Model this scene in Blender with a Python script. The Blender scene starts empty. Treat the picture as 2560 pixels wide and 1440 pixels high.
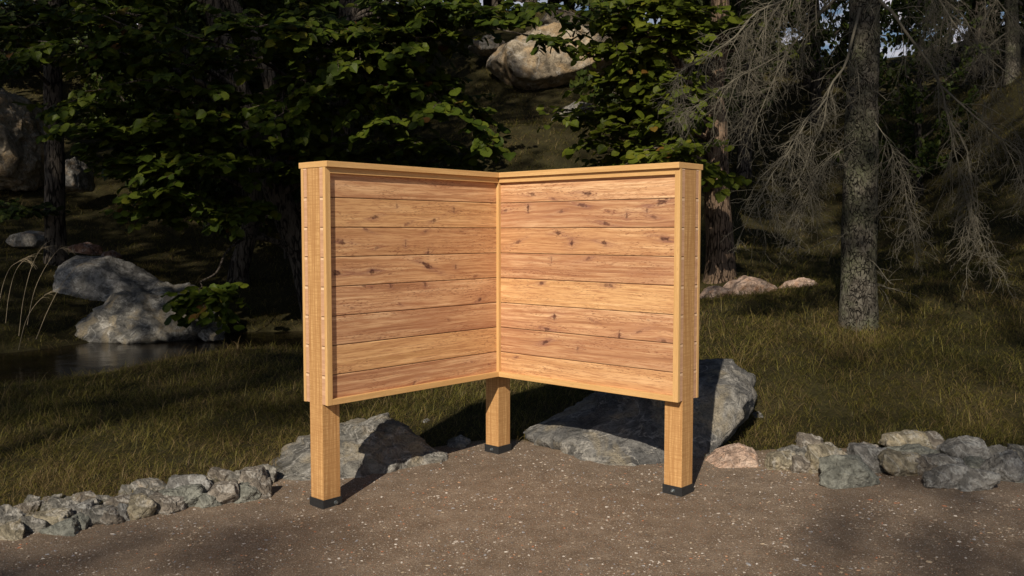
import bpy, bmesh, math, random
import numpy as np
from mathutils import Vector, Matrix

C = bpy.context.scene.collection
rng = np.random.default_rng(7)

# ------------------------------------------------------------------ camera model
F_PX, PITCH, CAMZ = 2277.65, 0.0617, 1.2991
CP, SP = math.cos(PITCH), math.sin(PITCH)

def ray(px, py):
    x = (px - 1280) / F_PX; u = (720 - py) / F_PX
    return np.array([x, CP + u * SP, -SP + u * CP])

def at(px, py, Y):
    d = ray(px, py)
    return np.array([0, 0, CAMZ]) + d * (Y / d[1])

# ------------------------------------------------------------------ numpy noise
_pr = np.random.default_rng(3)
_perm = np.tile(_pr.permutation(256), 3)
_g = _pr.normal(size=(256, 3)); _g /= np.linalg.norm(_g, axis=1)[:, None]

def pn(P):
    P = np.asarray(P, float)
    i = np.floor(P).astype(int); f = P - i; i &= 255
    u = f * f * f * (f * (f * 6 - 15) + 10)
    r = 0
    for dx in (0, 1):
        for dy in (0, 1):
            for dz in (0, 1):
                h = _perm[_perm[_perm[(i[:, 0] + dx) & 255] + ((i[:, 1] + dy) & 255)] + ((i[:, 2] + dz) & 255)]
                g = _g[h]
                d = g[:, 0] * (f[:, 0] - dx) + g[:, 1] * (f[:, 1] - dy) + g[:, 2] * (f[:, 2] - dz)
                w = (u[:, 0] if dx else 1 - u[:, 0]) * (u[:, 1] if dy else 1 - u[:, 1]) * (u[:, 2] if dz else 1 - u[:, 2])
                r = r + w * d
    return r

def fbm(P, oct=4, ridge=False, gain=0.5):
    s = 0; a = 1; Q = np.asarray(P, float).copy()
    for k in range(oct):
        n = pn(Q)
        s = s + a * ((0.35 - np.abs(n)) if ridge else n)
        a *= gain; Q = Q * 2.03 + 17.3
    return s

# ------------------------------------------------------------------ mesh helpers
def np_mesh(name, V, loops, sizes, mat, parent=None, attrs=None, smooth=False, midx=None):
    me = bpy.data.meshes.new(name)
    V = np.ascontiguousarray(V, dtype=np.float32)
    loops = np.ascontiguousarray(loops, dtype=np.int32); sizes = np.ascontiguousarray(sizes, dtype=np.int32)
    me.vertices.add(len(V)); me.vertices.foreach_set('co', V.ravel())
    me.loops.add(len(loops)); me.loops.foreach_set('vertex_index', loops)
    me.polygons.add(len(sizes))
    st = np.zeros(len(sizes), np.int32); st[1:] = np.cumsum(sizes)[:-1]
    me.polygons.foreach_set('loop_start', st); me.polygons.foreach_set('loop_total', sizes)
    if midx is not None: me.polygons.foreach_set('material_index', np.ascontiguousarray(midx, dtype=np.int32))
    me.polygons.foreach_set('use_smooth', np.full(len(sizes), smooth, dtype=bool))
    for k, v in (attrs or {}).items():
        a = me.attributes.new(k, 'FLOAT', 'POINT'); a.data.foreach_set('value', np.ascontiguousarray(v, dtype=np.float32))
    me.update(calc_edges=True)
    for m in (mat if isinstance(mat, (list, tuple)) else [mat]): me.materials.append(m)
    o = bpy.data.objects.new(name, me); C.objects.link(o)
    if parent: o.parent = parent
    return o

def tag(o, label=None, cat=None, group=None, kind=None):
    if label: o['label'] = label
    if cat: o['category'] = cat
    if group: o['group'] = group
    if kind: o['kind'] = kind
    return o

def empty(name, loc):
    o = bpy.data.objects.new(name, None); C.objects.link(o); o.location = loc; o.empty_display_size = .1
    return o

def recenter(o, origin):
    """move a mesh's data so that its origin is at `origin`"""
    origin = Vector(origin); o.data.transform(Matrix.Translation(-origin)); o.location = origin

# ------------------------------------------------------------------ node helpers
class NT:
    def __init__(s, name):
        s.m = bpy.data.materials.new(name); s.m.use_nodes = True
        s.t = s.m.node_tree; s.t.nodes.clear()
        s.out = s.n('ShaderNodeOutputMaterial')
        s.p = s.n('ShaderNodeBsdfPrincipled'); s.l(s.p.outputs[0], s.out.inputs[0])
    def n(s, t, **k):
        n = s.t.nodes.new(t)
        for a, v in k.items(): setattr(n, a, v)
        return n
    def l(s, a, b): s.t.links.new(a, b)
    def setin(s, node, **k):
        for a, v in k.items():
            i = node.inputs[a.replace('_', ' ')]
            if hasattr(v, 'is_output') or isinstance(v, bpy.types.NodeSocket): s.l(v, i)
            else: i.default_value = v
        return node
    def noise(s, vec, scale, detail=4, rough=.55, dist=0, out='Fac'):
        n = s.n('ShaderNodeTexNoise'); s.setin(n, Scale=scale, Detail=detail, Roughness=rough, Distortion=dist)
        if vec is not None: s.l(vec, n.inputs['Vector'])
        return n.outputs[out]
    def vor(s, vec, scale, feature='F1', out='Distance', rnd=1):
        n = s.n('ShaderNodeTexVoronoi', feature=feature); n.inputs['Scale'].default_value = scale
        n.inputs['Randomness'].default_value = rnd
        if vec is not None: s.l(vec, n.inputs['Vector'])
        return n.outputs[out]
    def ramp(s, fac, stops, interp='LINEAR'):
        r = s.n('ShaderNodeValToRGB'); cr = r.color_ramp; cr.interpolation = interp
        while len(cr.elements) < len(stops): cr.elements.new(.5)
        for e, (p, c) in zip(cr.elements, stops):
            e.position = p; e.color = (c[0], c[1], c[2], 1) if isinstance(c, (tuple, list)) else (c, c, c, 1)
        s.l(fac, r.inputs[0]); return r.outputs[0]
    def mix(s, f, a, b, mode='MIX'):
        n = s.n('ShaderNodeMix', data_type='RGBA', blend_type=mode)
        for i, v in ((0, f), (6, a), (7, b)):
            if isinstance(v, bpy.types.NodeSocket): s.l(v, n.inputs[i])
            elif i == 0: n.inputs[0].default_value = v
            else: n.inputs[i].default_value = (v[0], v[1], v[2], 1)
        return n.outputs[2]
    def math(s, op, a, b=0, c=None):
        n = s.n('ShaderNodeMath', operation=op)
        for i, v in enumerate((a, b) + ((c,) if c is not None else ())):
            if isinstance(v, bpy.types.NodeSocket): s.l(v, n.inputs[i])
            else: n.inputs[i].default_value = v
        return n.outputs[0]
    def attr(s, name): return s.n('ShaderNodeAttribute', attribute_name=name).outputs['Fac']
    def comb(s, x, y, z):
        n = s.n('ShaderNodeCombineXYZ')
        for i, v in enumerate((x, y, z)):
            if isinstance(v, bpy.types.NodeSocket): s.l(v, n.inputs[i])
            else: n.inputs[i].default_value = v
        return n.outputs[0]
    def sep(s, v):
        n = s.n('ShaderNodeSeparateXYZ'); s.l(v, n.inputs[0]); return n.outputs
    def bump(s, h, strength=.4, dist=.01, normal=None):
        b = s.n('ShaderNodeBump'); b.inputs['Strength'].default_value = strength; b.inputs['Distance'].default_value = dist
        s.l(h, b.inputs['Height'])
        if normal is not None: s.l(normal, b.inputs['Normal'])
        return b.outputs[0]
    def geo(s): return s.n('ShaderNodeNewGeometry').outputs['Position']
    def obj(s): return s.n('ShaderNodeTexCoord').outputs['Object']
    def uv(s): return s.n('ShaderNodeTexCoord').outputs['UV']
    def fin(s, col, rough=.8, normal=None, spec=.3):
        if isinstance(col, bpy.types.NodeSocket): s.l(col, s.p.inputs['Base Color'])
        else: s.p.inputs['Base Color'].default_value = (*col, 1)
        if isinstance(rough, bpy.types.NodeSocket): s.l(rough, s.p.inputs['Roughness'])
        else: s.p.inputs['Roughness'].default_value = rough
        s.p.inputs['Specular IOR Level'].default_value = spec
        if normal is not None: s.l(normal, s.p.inputs['Normal'])
        return s.m

# ------------------------------------------------------------------ wood materials
def mat_plank():
    t = NT('pine_plank'); u, v, _ = t.sep(t.uv())
    w = t.attr('warp'); rn = t.attr('rnd'); kd = t.attr('knot'); hl = t.attr('halo')
    vw = t.math('ADD', v, w)
    rz = t.math('MULTIPLY', rn, 37.0)
    low = t.noise(t.comb(t.math('MULTIPLY', u, 1.1), t.math('MULTIPLY', vw, 9), rz), 1, 2, .5)
    v2 = t.math('ADD', vw, t.math('MULTIPLY', low, .045))
    rings = t.noise(t.comb(t.math('MULTIPLY', u, 1.6), t.math('MULTIPLY', v2, 62), rz), 1, 5, .62)
    fine = t.noise(t.comb(t.math('MULTIPLY', u, 9), t.math('MULTIPLY', v2, 190), rz), 1, 4, .7)
    patch = t.noise(t.comb(t.math('MULTIPLY', u, 3.2), t.math('MULTIPLY', vw, 17), t.math('ADD', rz, 9.0)), 1, 3, .55)
    dash = t.noise(t.comb(t.math('MULTIPLY', u, 42), t.math('MULTIPLY', v2, 260), rz), 1, 2, .6)
    dmask = t.noise(t.comb(t.math('MULTIPLY', u, 3), t.math('MULTIPLY', vw, 16), t.math('ADD', rz, 4.0)), 1, 2)
    c = t.ramp(rings, [(.33, (.33, .16, .085)), (.435, (.51, .275, .15)), (.54, (.69, .425, .235)), (.66, (.81, .55, .33))])
    pink = t.mix(t.ramp(patch, [(.42, 0), (.60, .9)]), c, t.mix(.5, c, (.50, .26, .15)))
    yel = t.mix(t.ramp(rn, [(.2, 0), (.9, .4)]), pink, (.68, .42, .165))
    yel = t.mix(1, yel, t.ramp(rn, [(0, (.84, .80, .78)), (.35, (1.05, 1.05, 1.05)), (.6, (.93, .88, .86)), (1, (1.1, 1.1, 1.08))]), 'MULTIPLY')
    c2 = t.mix(t.ramp(fine, [(.40, .7), (.52, 0)]), yel, (.38, .17, .08))
    dk = t.math('MULTIPLY', t.ramp(dash, [(.56, 0), (.66, 1)]), t.ramp(dmask, [(.46, 0), (.58, .8)]))
    c3 = t.mix(dk, c2, (.21, .082, .045))
    c4 = t.mix(t.math('MULTIPLY', hl, t.ramp(rings, [(.3, 1), (.7, .35)])), c3, (.24, .115, .095))
    c5 = t.mix(kd, c4, (.075, .028, .020))
    h = t.math('SUBTRACT', t.math('ADD', rings, t.math('MULTIPLY', fine, .4)), t.math('ADD', dk, kd))
    return t.fin(c5, .62, t.bump(h, .35, .0012), .25)

def mat_sawn(name, light=(.74, .43, .175), dark=(.47, .235, .085), k=1.0, cross=.25):
    t = NT(name); u, v, _ = t.sep(t.uv())
    low = t.noise(t.comb(t.math('MULTIPLY', u, 1.5), t.math('MULTIPLY', v, 14), 0.0), 1, 3)
    v2 = t.math('ADD', v, t.math('MULTIPLY', low, .03))
    g = t.noise(t.comb(t.math('MULTIPLY', u, 2.5), t.math('MULTIPLY', v2, 110 * k), 3.0), 1, 5, .6)
    f = t.noise(t.comb(t.math('MULTIPLY', u, 30), t.math('MULTIPLY', v2, 420 * k), 3.0), 1, 2, .6)
    s = t.noise(t.comb(t.math('MULTIPLY', u, 190), t.math('MULTIPLY', v, 7), 8.0), 1, 2, .6)
    sp = t.noise(t.comb(t.math('MULTIPLY', u, 9), t.math('MULTIPLY', v, 40), 5.0), 1, 3, .6)
    c = t.ramp(g, [(.3, dark), (.52, tuple((a + b) / 2 for a, b in zip(light, dark))), (.66, light)])
    c = t.mix(t.ramp(f, [(.38, .45), (.6, 0)]), c, dark)
    c = t.mix(t.ramp(s, [(.42, cross), (.56, 0)]), c, dark)
    c = t.mix(t.ramp(sp, [(.66, 0), (.78, .6)]), c, tuple(x * .45 for x in dark))
    h = t.math('ADD', g, t.math('ADD', t.math('MULTIPLY', f, .4), t.math('MULTIPLY', s, .5)))
    return t.fin(c, .68, t.bump(h, .35, .0012), .22)

M = {}
M['plank'] = mat_plank()
M['post'] = mat_sawn('sawn_post_wood', (.74, .46, .20), (.38, .19, .07), .8, .5)
M['trim'] = mat_sawn('planed_trim_wood', (.74, .475, .21), (.54, .315, .125), .6, .08)
M['endgrain'] = mat_sawn('plank_end_wood', (.68, .42, .26), (.48, .27, .16), .5, .12)
M['paleend'] = mat_sawn('pale_tongue_wood', (.85, .60, .40), (.70, .46, .29), .5, .1)
def mat_shoe():
    t = NT('black_coated_steel'); n = t.noise(t.obj(), 90, 4)
    return t.fin(t.ramp(n, [(.3, (.016, .017, .019)), (.7, (.030, .031, .033))]), .5, t.bump(n, .15, .001), .4)
M['shoe'] = mat_shoe()
def mat_bolt():
    t = NT('zinc_bolt'); t.p.inputs['Metallic'].default_value = .9
    return t.fin(t.ramp(t.noise(t.obj(), 200, 3), [(.3, (.22, .25, .27)), (.7, (.42, .46, .48))]), .35)
M['bolt'] = mat_bolt()
M['groove'] = NT('seam_shade_wood').fin((.10, .05, .025), .9)  # dark brown paints in the shade between and behind the planks

# ------------------------------------------------------------------ the board
O = np.array([-.0817, 5.2532]); TH = -2.3066
A2 = np.array([math.cos(TH), math.sin(TH)]); B2 = np.array([-math.sin(TH), math.cos(TH)])
H_, TP, TM, WM, TC, PL = .05, .0267, .0186, .0281, .0277, .1399
Z0 = .4804; ZT = Z0 + 8 * PL; LA, LB = 1.273, 1.268; Fm = H_ + TP + TM
OV, OE = .015, .003
SHH, SHS = .0453, .0055
def W(a, b, z): return np.array([O[0] + a * A2[0] + b * B2[0], O[1] + a * A2[1] + b * B2[1], z])
def gravel_z(x, y):
    return -.1348 + .01916 * np.clip(x, -4, 4) + .0294 * np.clip(y, 3, 6)

board = empty('corner_board', W(0, 0, 0))
tag(board, 'L-shaped corner board of horizontal pine planks on three square wooden posts', 'notice board')
BINV = Matrix.Rotation(-TH, 4, 'Z')
board.rotation_euler = (0, 0, TH)   # local x = A, local y = B

class BX:
    """boxes in board space; uv u runs along the grain axis"""
    def __init__(s): s.bm = bmesh.new(); s.uv = s.bm.loops.layers.uv.new('UVMap'); s.k = 0
    def box(s, x0, x1, y0, y1, z0, z1, grain=0, mi=0, bev=.0, top=None):
        vs = [s.bm.verts.new(p) for p in [(x0, y0, z0), (x1, y0, z0), (x1, y1, z0), (x0, y1, z0), (x0, y0, z1), (x1, y0, z1), (x1, y1, z1), (x0, y1, z1)]]
        fs = [(0, 3, 2, 1, 2), (4, 5, 6, 7, 2), (0, 1, 5, 4, 1), (2, 3, 7, 6, 1), (1, 2, 6, 5, 0), (3, 0, 4, 7, 0)]
        r = random.Random(s.k * 7 + int(x0 * 1000)); ou, ov = r.uniform(0, 9), r.uniform(0, 3); s.k += 1
        faces = []
        for a, b, c, d, ax in fs:
            f = s.bm.faces.new([vs[i] for i in (a, b, c, d)]); f.material_index = mi; faces.append(f)
            for l in f.loops:
                co = l.vert.co; u = co[grain]; rest = [co[i] for i in range(3) if i != grain]
                if ax == grain: uvv = (rest[0] + ou, rest[1] + ov)
                else:
                    oth = [i for i in range(3) if i != grain and i != ax][0]; uvv = (u + ou, co[oth] + ov + ax * .37)
                l[s.uv].uv = uvv
        if bev: bmesh.ops.bevel(s.bm, geom=list({e for f in faces for e in f.edges}), offset=bev, segments=2, affect='EDGES', profile=.6)
    def prism(s, pts, z0, z1, axis, mi=0):
        n = len(pts); lo = [s.bm.verts.new((*p, z0)) for p in pts]; hi = [s.bm.verts.new((*p, z1)) for p in pts]
        fs = [s.bm.faces.new(lo[::-1]), s.bm.faces.new(hi)] + [s.bm.faces.new([lo[i], lo[(i + 1) % n], hi[(i + 1) % n], hi[i]]) for i in range(n)]
        for k, f in enumerate(fs):
            f.material_index = mi
            f.normal_update(); nn = f.normal
            for l in f.loops:
                co = l.vert.co
                if abs(nn.z) > .5: l[s.uv].uv = (co[axis], co[1 - axis])
                elif abs(nn[axis]) > .9: l[s.uv].uv = (co[1 - axis], co.z * 1)
                else: l[s.uv].uv = (co[axis] + 3, co.z + 2)
        bmesh.ops.bevel(s.bm, geom=list({e for f in fs for e in f.edges}), offset=.0012, segments=1, affect='EDGES')
    def out(s, name, mats, parent=board):
        me = bpy.data.meshes.new(name); bmesh.ops.recalc_face_normals(s.bm, faces=s.bm.faces[:]); s.bm.to_mesh(me); s.bm.free()
        for m in mats: me.materials.append(m)
        o = bpy.data.objects.new(name, me); C.objects.link(o); o.parent = parent
        return o

# posts with steel shoes and bolts
feet = [('left', LA - H_, 0, -.026), ('mid', 0, 0, .018), ('right', 0, LB - H_, .011)]
for nm, pa, pb, gz in feet:
    b = BX(); b.box(pa - H_, pa + H_, pb - H_, pb + H_, gz + .012, ZT - .001, 2, 0, .0015)
    # the post's own grain is drawn along z
    post = b.out('post', [M['post']])
    s = BX(); e = H_ + SHS
    s.box(pa - e, pa + e, pb - e, pb + e, gz - .05, gz + SHH, 2, 0, .0008)
    shoe = s.out('post_shoe', [M['shoe']], post)
    # hexagonal bolt with washer
    bm = bmesh.new()
    zc = gz + SHH * .48
    if nm == 'left': cen, ax = Vector((pa - .018, pb + e, zc)), Vector((0, 1, 0))
    elif nm == 'mid': cen, ax = Vector((pa + e, pb + .002, zc)), Vector((1, 0, 0))
    else: cen, ax = Vector((pa + e, pb + .005, zc)), Vector((1, 0, 0))
    q = ax.to_track_quat('Z', 'Y').to_matrix().to_4x4()
    for seg, r, d0, d1 in ((20, .0105, 0, .0022), (6, .0085, .0022, .0095), (12, .004, .0095, .0125)):
        g = bmesh.ops.create_cone(bm, cap_ends=True, segments=seg, radius1=r, radius2=r * .93, depth=d1 - d0)
        bmesh.ops.transform(bm, matrix=Matrix.Translation(cen) @ q @ Matrix.Translation((0, 0, (d0 + d1) / 2)), verts=g['verts'])
    me = bpy.data.meshes.new('bolt'); bm.to_mesh(me); bm.free(); me.materials.append(M['bolt'])
    bo = bpy.data.objects.new('bolt', me); C.objects.link(bo); bo.parent = post

# knots read off the photograph, turned into board coordinates
def to_panel(px, py, side):
    d = ray(px, py); n2 = B2 if side == 0 else A2; off = H_ + TP
    o3 = np.array([0, 0, CAMZ]); nn = np.array([n2[0], n2[1], 0])
    t = (off - np.dot(o3[:2] - O, n2)) / np.dot(d, nn); p = o3 + d * t
    q = p[:2] - O
    return (np.dot(q, A2) if side == 0 else np.dot(q, B2)), p[2]
KL = [(992, 513, .5), (936, 543, 1.0), (1135, 523, .6), (1086, 551, .9), (1020, 559, .5), (913, 572, .5), (854, 605, 1.0), (1064, 579, .6), (1014, 610, .8),
      (942, 620, .5), (1070, 632, .9), (1154, 579, .3), (843, 683, 1.4), (931, 679, 1.5), (1066, 663, 1.4), (1139, 667, .6), (910, 714, .8), (976, 713, .6),
      (1063, 711, .8), (1199, 749, 1.2), (1036, 957, .9), (880, 770, .3), (1120, 800, .3), (950, 845, .4), (1180, 905, .4), (1000, 760, .3), (1190, 690, .3)]
KR = [(1331, 486, 1.0), (1469, 484, 1.3), (1383, 497, .5), (1320, 521, 1.3), (1264, 527, .7), (1402, 529, .6), (1455, 513, 1.0), (1653, 506, 1.7), (1617, 526, .8),
      (1567, 538, .9), (1521, 528, .5), (1516, 559, 1.0), (1635, 542, .8), (1395, 584, 1.5), (1294, 605, .8), (1430, 607, 1.4), (1511, 608, 1.5), (1659, 597, 1.4),
      (1379, 648, .7), (1470, 647, .6), (1353, 709, .9), (1515, 713, .8), (1527, 713, .8), (1367, 823, 1.0), (1548, 839, 1.3), (1659, 853, .8), (1365, 855, 1.4),
      (1444, 870, .7), (1596, 830, .6), (1386, 793, 1.2), (1290, 893, .4), (1620, 800, .3), (1480, 800, .4)]

def planking(side, rear=False):
    """eight horizontal planks; the front sheet is a fine grid carrying knot attributes"""
    L = LA if side == 0 else LB
    x0 = -Fm if rear else H_ + TP
    if rear and side == 1: x0 = -Fm
    rr = random.Random(11 + side * 5 + rear)
    kn = [] if rear else [(*to_panel(px, py, side), s) for px, py, s in (KL if side == 0 else KR)]
    if rear: kn = [(rr.uniform(0, L), rr.uniform(Z0, ZT), rr.uniform(.5, 1.3)) for _ in range(20)]
    V, Lp, Sz, MI = [], [], [], []; at_ = {k: [] for k in ('knot', 'halo', 'warp', 'rnd')}; UV = []
    nv = 0
    dx, dz = (.004, .0034) if not rear else (.03, .03)
    outw = (H_ + TP) if not rear else -(H_ + TP); inn = H_ if not rear else -H_
    for k in range(8):
        z1 = ZT - k * PL - .0016; z0 = ZT - (k + 1) * PL + .0016
        rn = rr.random(); ou = rr.uniform(0, 20)
        nx = int((L - x0) / dx) + 1; nz = int((z1 - z0) / dz) + 1
        xs = np.linspace(x0, L, nx); zs = np.linspace(z0, z1, nz)
        X, Z = np.meshgrid(xs, zs); X = X.ravel(); Z = Z.ravel()
        kd = np.zeros_like(X); hl = np.zeros_like(X); wp = np.zeros_like(X)
        for kx, kz, s in kn:
            if not (z0 - .004 < kz < z1 + .004): continue
            ex = X - kx; ez = Z - kz - ex * rr.uniform(-.4, .4)
            lx, lz = .0145 * (.45 + .6 * s) * rr.uniform(.7, 1.6), .0078 * (.45 + .6 * s)
            if (int(kx * 977) % 5) == 0: lx, lz = lx * .35, lz * 1.9      # an upright split instead of a round knot
            d = (ex / lx) ** 2 + (ez / lz) ** 2
            wob = np.clip(1 + 2.0 * fbm(np.stack([X * 55, Z * 110, np.full_like(X, kx * 9)], 1), 2), .3, 3)
            kd += min(1, .22 + .6 * s) * (np.exp(-np.clip(d * wob, 0, 50) ** 2.2) * (1 - .4 * np.exp(-d * 6)))
            hl += min(1, .3 + .5 * s) * np.exp(-((np.abs(ex) / (lx * 4.2)) ** 1.3 + (np.abs(ez) / (lz * 1.9)) ** 2)) * np.clip(.75 + 1.6 * fbm(np.stack([X * 14, Z * 90, np.full_like(X, kx * 5)], 1), 3), .1, 1.3)
            wp += np.sign(ez) * -(.005 + .010 * s) * np.exp(-(ex / (lx * 3.2)) ** 2) * np.exp(-np.abs(ez) / (.013 + .008 * s)) * (1 - np.exp(-np.abs(ez) / .002))
        n = len(X); Yc = np.full(n, outw)
        # eased long edges
        ed = np.minimum(Z - z0, z1 - Z); Yc = Yc - np.sign(outw) * .0012 * np.exp(-(ed / .0012) ** 2)
        V.append(np.stack([X, Yc, Z], 1))
        for kk, vv in (('knot', np.clip(kd, 0, 1)), ('halo', np.clip(hl, 0, 1)), ('warp', wp), ('rnd', np.full(n, rn))): at_[kk].append(vv)
        UV.append(np.stack([X + ou, Z], 1))
        i = np.arange((nz - 1) * (nx - 1)); r, c = i // (nx - 1), i % (nx - 1); a = nv + r * nx + c
        Lp.append(np.stack([a, a + 1, a + nx + 1, a + nx], 1).ravel()); Sz.append(np.full(len(i), 4)); MI.append(np.zeros(len(i)))
        nv += n
        # edges, ends and back of the plank (closed body)
        cs = np.array([[x0, inn, z0], [L, inn, z0], [L, inn, z1], [x0, inn, z1], [x0, outw, z0], [L, outw, z0], [L, outw, z1], [x0, outw, z1]], float)
        sg = -np.sign(outw) * .0012; cs[4:, 1] += sg
        fq = [(0, 1, 2, 3), (0, 4, 5, 1), (3, 2, 6, 7), (1, 5, 6, 2), (0, 3, 7, 4)]
        for qi, q in enumerate(fq):
            V.append(cs[list(q)]); Lp.append(np.arange(4) + nv); Sz.append([4]); MI.append([2 if qi in (3, 4) else 1]); nv += 4
            for kk in at_: at_[kk].append(np.zeros(4) + (rn if kk == 'rnd' else 0))
            p = cs[list(q)]; UV.append(np.stack([p[:, 0] + p[:, 1] + ou, p[:, 2]], 1) if qi != 3 else np.stack([p[:, 1] + ou, p[:, 2]], 1) * [1, 1])
        # pale tongue end at the top of every plank but the first
        if True:
            hz = .0125 if k else .006; e = L + .0008; ya, yb = sorted((inn + .003 * np.sign(outw), outw - .001 * np.sign(outw)))
            cs = np.array([[e, ya, z1 - hz], [e, yb, z1 - hz], [e, yb, z1 - .001], [e, ya, z1 - .001]], float)
            V.append(cs); Lp.append(np.arange(4) + nv); Sz.append([4]); MI.append([3]); nv += 4
            for kk in at_: at_[kk].append(np.zeros(4))
            UV.append(cs[:, 1:])
    # recessed sheet behind the seams, in the painted seam shade
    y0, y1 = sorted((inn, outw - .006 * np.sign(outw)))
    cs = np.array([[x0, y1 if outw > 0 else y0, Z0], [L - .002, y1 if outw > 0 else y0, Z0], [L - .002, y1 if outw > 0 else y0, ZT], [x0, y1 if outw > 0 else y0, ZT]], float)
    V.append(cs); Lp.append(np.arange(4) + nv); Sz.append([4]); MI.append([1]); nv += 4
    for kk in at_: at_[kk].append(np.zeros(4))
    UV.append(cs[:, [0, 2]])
    V = np.concatenate(V)
    if side == 1: V = V[:, [1, 0, 2]]
    Lp = np.concatenate(Lp); Sz = np.concatenate([np.asarray(x) for x in Sz]); MI = np.concatenate([np.asarray(x) for x in MI])
    o = np_mesh('planking', V, Lp, Sz, [M['plank'], M['groove'], M['endgrain'], M['paleend']], board, {k: np.concatenate(v) for k, v in at_.items()}, False, MI)
    UV = np.concatenate(UV); ul = o.data.uv_layers.new(name='UVMap'); ul.data.foreach_set('uv', UV[Lp].astype(np.float32).ravel())
    return o
for sd in (0, 1):
    planking(sd); planking(sd, True)

def trim(side, rear):
    """picture-frame trim round one face of a wing"""
    L = LA if side == 0 else LB
    y0, y1 = (H_ + TP, Fm) if not rear else (-Fm, -(H_ + TP))
    s0 = Fm if not rear else -(H_ + TP)
    b = BX()
    def bb(x0, x1, z0, z1, g):
        if side == 0: b.box(x0, x1, y0, y1, z0, z1, g if g == 2 else 0, 0, .0014)
        else: b.box(y0, y1, x0, x1, z0, z1, g if g == 2 else 1, 0, .0014)
    bb(s0, L - WM, ZT - WM, ZT - .0004, 0); bb(s0, L - WM, Z0 - .0006, Z0 + WM, 0)
    bb(L - WM, L + .0016, Z0 - .0006, ZT - .0004, 2)
    o = b.out('trim_frame', [M['trim']])
for sd in (0, 1): trim(sd, False); trim(sd, True)
b = BX(); b.box(H_ + TP, Fm, H_ + TP, Fm, Z0, ZT - .0004, 2, 0, .0012); b.out('corner_batten', [M['trim']])
b = BX(); b.box(-Fm, -(H_ + TP) - .0003, -Fm, -(H_ + TP) - .0003, Z0, ZT - .0004, 2, 0, .0012); b.out('corner_batten', [M['trim']])
G = Fm + OV
b = BX(); b.prism([(LA + OE, -G), (LA + OE, G), (G, G), (-G, -G)], ZT, ZT + TC, 0); b.out('cap', [M['trim']])
b = BX(); b.prism([(-G, -G), (G, G), (G, LB + OE), (-G, LB + OE)], ZT, ZT + TC, 1); b.out('cap', [M['trim']])

# ------------------------------------------------------------------ terrain
EDGE = np.array([(-40, 2.5), (-8, 2.6), (-3.4, 3.45), (-2.35, 3.98), (-1.93, 4.33), (-1.34, 4.75), (-.9, 5.08), (-.42, 5.33), (-.2, 5.44), (.03, 5.45), (.4, 5.3), (1.05, 5.0), (1.5, 5.12), (2.3, 5.1), (2.9, 5.05), (5, 4.9), (9, 4.3), (40, 3.5)])
def edgeY(x): return np.interp(x, EDGE[:, 0], EDGE[:, 1])
ctl = [(-1, 6, .03), (-2.5, 6, .0), (-4, 6, .0), (-1.2, 7.5, .0), (-3, 8, -.02), (-4.6, 7.6, -.02), (0.3, 6.5, .06), (1, 7.5, .2), (0, 8.5, .05), (-2.4, 10.3, -.05), (-3.6, 9.6, -.05), (-4.5, 8.0, -.06), (-6, 6.9, -.06), (-8, 6, -.05), (-7, 5, 0), (-6, 4, 0),
       # stream bed
       (-5.3, 9.3, -.5), (-4.2, 10.6, -.5), (-2.8, 11.3, -.5), (-6.6, 8.6, -.5), (-6, 9.6, -.5), (-4.9, 11, -.5), (-3.7, 12, -.5), (-2.5, 12.3, -.45), (-1.4, 12.4, -.4), (-9, 7.6, -.5), (-12, 7.0, -.5), (-5.0, 12.0, -.4), (0, 12.9, -.25),
       # far bank
       (-6.6, 11.5, .0), (-6.0, 12.9, .0), (-4.2, 13.8, -.05), (-3, 14.2, .1), (-1.6, 14.4, .2), (-11, 10, .2), (-9.5, 12, .4)]
for px, py, Y in [(50, 700, 14), (140, 660, 15), (70, 610, 17), (430, 640, 17), (650, 700, 15.5), (740, 690, 15.5), (400, 480, 21), (200, 350, 24), (200, 150, 30), (700, 350, 24), (700, 150, 30), (1000, 500, 18), (1000, 250, 25),
                  (1300, 430, 16.5), (1300, 300, 20.5), (1300, 230, 23.5), (1400, 120, 26.5), (1400, 30, 31), (1150, 380, 18), (1450, 400, 17), (1200, 120, 27), (1300, 560, 13.8), (1600, 300, 22), (1600, 540, 15.5),
                  (1800, 745, 9), (1980, 728, 10), (2000, 905, 6.6), (1800, 930, 6.6), (2145, 830, 8.2), (2400, 880, 7), (2420, 742, 8.6), (2480, 655, 10.6), (2300, 692, 10.6), (1900, 735, 10.4), (2150, 708, 10.8), (2560, 622, 10.2), (2480, 1000, 6), (1900, 1040, 5.9), (2560, 1050, 5.7),
                  (2150, 640, 14), (2300, 610, 15), (1900, 640, 14), (2250, 450, 19), (2480, 480, 13.5), (2560, 330, 15), (2540, 210, 18), (2440, 350, 18), (2240, 230, 27), (2150, 168, 31), (2240, 163, 31), (2330, 166, 31), (2450, 100, 31), (1950, 120, 31), (2050, 160, 31), (1800, 200, 28), (1800, 400, 20), (2700, 200, 16), (2900, 300, 13), (2900, 650, 9)]:
    ctl.append(tuple(at(px, py, Y)))
ctl += [(-22, 12, 1.5), (-22, 25, 6), (-30, 40, 10), (0, 42, 9.5), (12, 44, 7.3), (25, 40, 10), (22, 20, 7), (24, 8, 3), (14, 6, 1.0), (10, 5, .3), (-16, 5, .2), (40, 20, 10), (-40, 20, 6), (0, 60, 10), (40, 60, 10), (-40, 60, 12), (-30, 3, .2), (30, 3, 1)]
ctl = np.array(ctl)
def _tps(r2): return .5 * r2 * np.log(r2 + 1e-9)
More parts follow.
